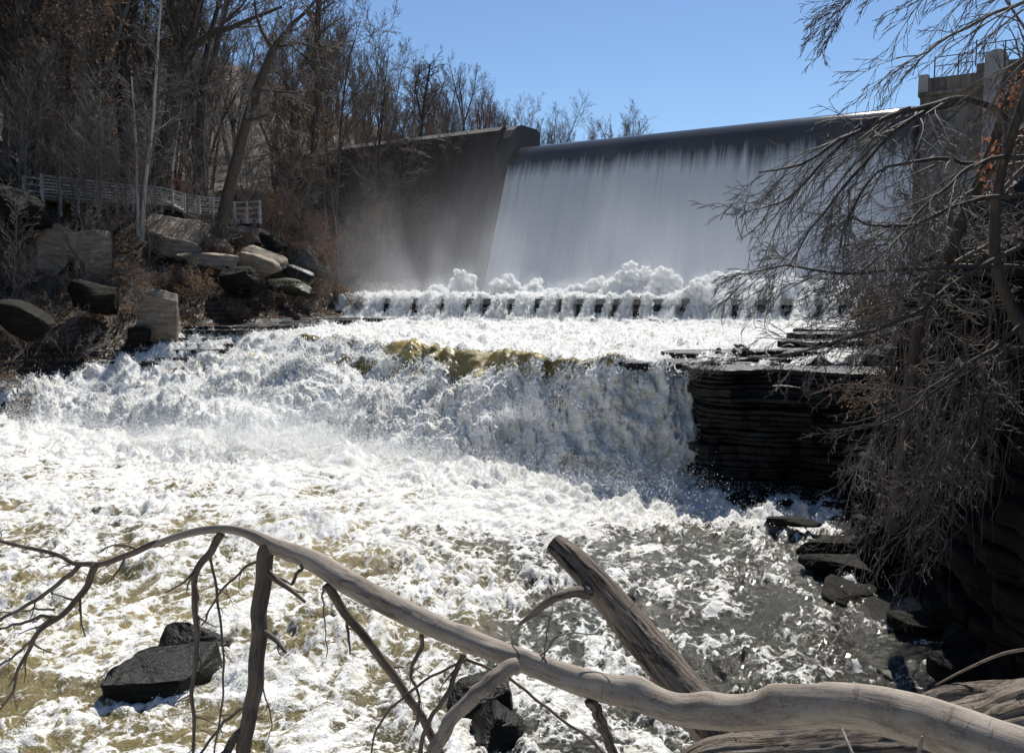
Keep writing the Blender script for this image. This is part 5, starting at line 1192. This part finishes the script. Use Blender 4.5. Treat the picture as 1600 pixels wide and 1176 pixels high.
side([(95, 962, 4.2), (60, 965, 4.2), (25, 975, 4.2), (-30, 988, 4.2)], 7, 3, seed=4, kids=4, L=.3)
side([(125, 884, 4.2), (90, 912, 4.2), (50, 940, 4.25), (0, 968, 4.3), (-40, 990, 4.3)], 8, 4, seed=5, kids=4, L=.3)
side([(85, 950, 4.2), (50, 953, 4.2), (0, 957, 4.3)], 4, 2, seed=6)
side([(60, 990, 4.2), (35, 1012, 4.2), (0, 1040, 4.2), (-30, 1060, 4.2)], 5, 2, seed=7, kids=4, L=.25)
side([(346, 832, 4.0), (332, 858, 4.0), (314, 880, 4.0), (303, 905, 4.0), (304, 940, 4.0), (309, 985, 4.0), (305, 1030, 4.0), (300, 1080, 4.0), (303, 1130, 4.0), (300, 1190, 4.0)], 13, 5, 'thin branch hanging straight down from the highest bend', n=70, seed=8, kids=10, L=.5)
side([(328, 858, 4.02), (331, 885, 4.02), (341, 935, 4.02), (347, 990, 4.0), (350, 1050, 4.0), (345, 1110, 4.0), (335, 1176, 4.0)], 5, 3, n=50, seed=9, kids=6, L=.3)
side([(422, 850, 3.92), (413, 880, 3.9), (408, 930, 3.88), (406, 980, 3.85), (400, 1040, 3.8), (396, 1090, 3.8), (388, 1130, 3.78), (380, 1190, 3.75)], 27, 24, 'thick dark limb hanging down from the arch', n=90, wob=.015, seed=10, sides=18, kids=5, L=.5)
side([(384, 1140, 3.78), (365, 1155, 3.75), (345, 1190, 3.7)], 16, 14, seed=11)
side([(408, 884, 3.9), (396, 877, 3.9), (375, 893, 3.9), (345, 925, 3.9), (325, 960, 3.9), (315, 975, 3.9)], 5, 3, seed=12, kids=3, L=.3)
side([(398, 1106, 3.8), (375, 1110, 3.8), (350, 1130, 3.8), (320, 1165, 3.8), (300, 1200, 3.8)], 6, 4, seed=13, kids=4, L=.3)
side([(512, 912, 3.7), (530, 945, 3.72), (552, 972, 3.75), (590, 1020, 3.8), (630, 1075, 3.82), (660, 1120, 3.85), (695, 1190, 3.85)], 15, 14, 'straight branch slanting down behind the arch', n=60, seed=14, sides=12, kids=4, L=.35)
side([(806, 1042, 3.25), (780, 1052, 3.22), (755, 1072, 3.2), (735, 1095, 3.2), (710, 1118, 3.2), (690, 1150, 3.2), (665, 1200, 3.2)], 26, 22, 'stout curved side branch with a swollen knuckle', n=70, mat='smooth_bark', seed=15, sides=16)
side([(657, 992, 3.5), (660, 1010, 3.5), (645, 1035, 3.5), (642, 1055, 3.5), (652, 1080, 3.5), (655, 1110, 3.5), (645, 1140, 3.5)], 8, 3, seed=16, kids=3, L=.25)
side([(725, 1022, 3.45), (712, 1050, 3.45), (695, 1090, 3.45), (670, 1130, 3.45), (650, 1190, 3.45)], 9, 7, seed=17, kids=3, L=.3)
side([(728, 1030, 3.45), (690, 1050, 3.45), (650, 1072, 3.45), (620, 1095, 3.45), (590, 1140, 3.45), (575, 1190, 3.45)], 5, 3, seed=18, kids=6, L=.35)
side([(728, 1030, 3.4), (790, 1055, 3.4), (840, 1095, 3.38), (890, 1130, 3.35), (950, 1180, 3.3)], 5, 5, n=50, seed=19)
side([(922, 1092, 3.2), (935, 1115, 3.2), (945, 1140, 3.2), (962, 1190, 3.2)], 18, 16, n=40, seed=20, mat='rough_bark')
side([(478, 880, 3.8), (470, 888, 3.78), (455, 912, 3.75)], 7, 5, seed=21, name='broken_stub')
side([(506, 912, 3.72), (505, 945, 3.7), (509, 985, 3.7), (510, 1028, 3.7)], 3, 1.5, seed=22)
side([(405, 1010, 3.85), (412, 1075, 3.85), (425, 1130, 3.85), (410, 1170, 3.85)], 3, 1.5, seed=23, kids=3, L=.25)
side([(812, 1036, 3.35), (850, 1020, 3.3), (868, 996, 3.3), (900, 988, 3.3), (930, 990, 3.3), (960, 970, 3.3), (1000, 935, 3.3)], 3.5, 1.2, n=50, seed=24, wob=.006)
side([(850, 1025, 3.3), (855, 985, 3.3), (862, 940, 3.3), (858, 900, 3.3)], 3, 1, seed=25)
side([(820, 1040, 3.3), (800, 1000, 3.3), (820, 975, 3.35), (845, 950, 3.35)], 2.5, 1, seed=26)
# the broken log leaning behind
lg = empty('broken_log', P(1070, 1080, 4.6)); tag(lg, 'broken off log with furrowed bark leaning up out of the fallen limb', 'log'); l0 = np.array(lg.location)
def on(o, name, pts, ws, mat, n, sides, rough, ridge, seed, knots=()):
    return fine_tube(name, [P(*a) for a in pts], [rd(w, a[2]) for w, a in zip(ws, pts)], M[mat], lg if o is None else o, l0 if o is None else np.array(o.location), sides, n, rough, knots, seed, ridge)
on(None, 'log_body', [(1160, 1190, 4.2), (1080, 1092, 4.4), (1014, 1010, 4.6), (956, 940, 4.75), (902, 880, 4.85), (866, 848, 4.95)], (78, 64, 57, 50, 41, 32), 'rough_bark', 320, 84, .08, .17, 61)
on(None, 'broken_branch', [(918, 925, 4.72), (898, 924, 4.66), (870, 932, 4.6), (845, 948, 4.6), (825, 965, 4.6), (809, 977, 4.6)], (24, 17, 15, 13, 9, 4), 'rough_bark', 50, 12, .08, .04, 62)
for pts, w in (([(880, 850, 4.9), (890, 855, 4.85), (930, 905, 4.7)], (4, 7, 4)), ([(905, 870, 4.8), (940, 905, 4.68), (985, 955, 4.55)], (3, 8, 3)), ([(860, 850, 4.92), (885, 880, 4.8), (925, 925, 4.68)], (3, 6, 3))):
    on(None, 'bark_strip', pts, w, 'rough_bark', 24, 6, .1, 0, 63)
# trunk lying at the bottom right
tk = empty('fallen_tree', P(1400, 1180, 3.6)); tag(tk, 'thick furrowed trunk lying along the bottom right under the bent limb', 'fallen trunk')
on(tk, 'trunk_body', [(2500, 1100, 2.9), (1760, 1150, 3.3), (1560, 1172, 3.5), (1400, 1186, 3.65), (1250, 1190, 3.8), (1120, 1198, 3.9), (1040, 1235, 3.95)], (330, 230, 170, 120, 100, 90, 60), 'rough_bark', 300, 110, .07, .15, 64)
tk2 = empty('fallen_tree', P(1540, 1100, 4.2)); tag(tk2, 'weathered trunk end with deep grooves behind the bent limb at the right edge', 'fallen trunk')
on(tk2, 'trunk_body', [(2400, 1130, 3.6), (1780, 1110, 4.0), (1620, 1100, 4.2), (1500, 1095, 4.4), (1430, 1100, 4.5)], (130, 90, 74, 54, 24), 'rough_bark', 200, 72, .07, .2, 65)
for i, (pts, w0, lb) in enumerate([([(1640, 1010, 4.0), (1570, 1020, 4.2), (1510, 1045, 4.4), (1462, 1070, 4.5)], 6, 'long bare twig arching in from the right above the weathered trunk end'), ([(1340, 1195, 2.2), (1325, 1160, 2.25), (1316, 1138, 2.3)], 6, 'thin broken twig standing before the trunk, left of two'), ([(1432, 1200, 2.2), (1437, 1170, 2.2), (1441, 1150, 2.2)], 9, 'short forked twig standing before the trunk at the bottom edge')]):
    e = empty('twig', P(*pts[-1])); tag(e, lb, 'twig'); on(e, 'stem', pts, np.linspace(w0, w0*.5, len(pts)), 'smooth_bark', 24, 8, .08, 0, 70+i)
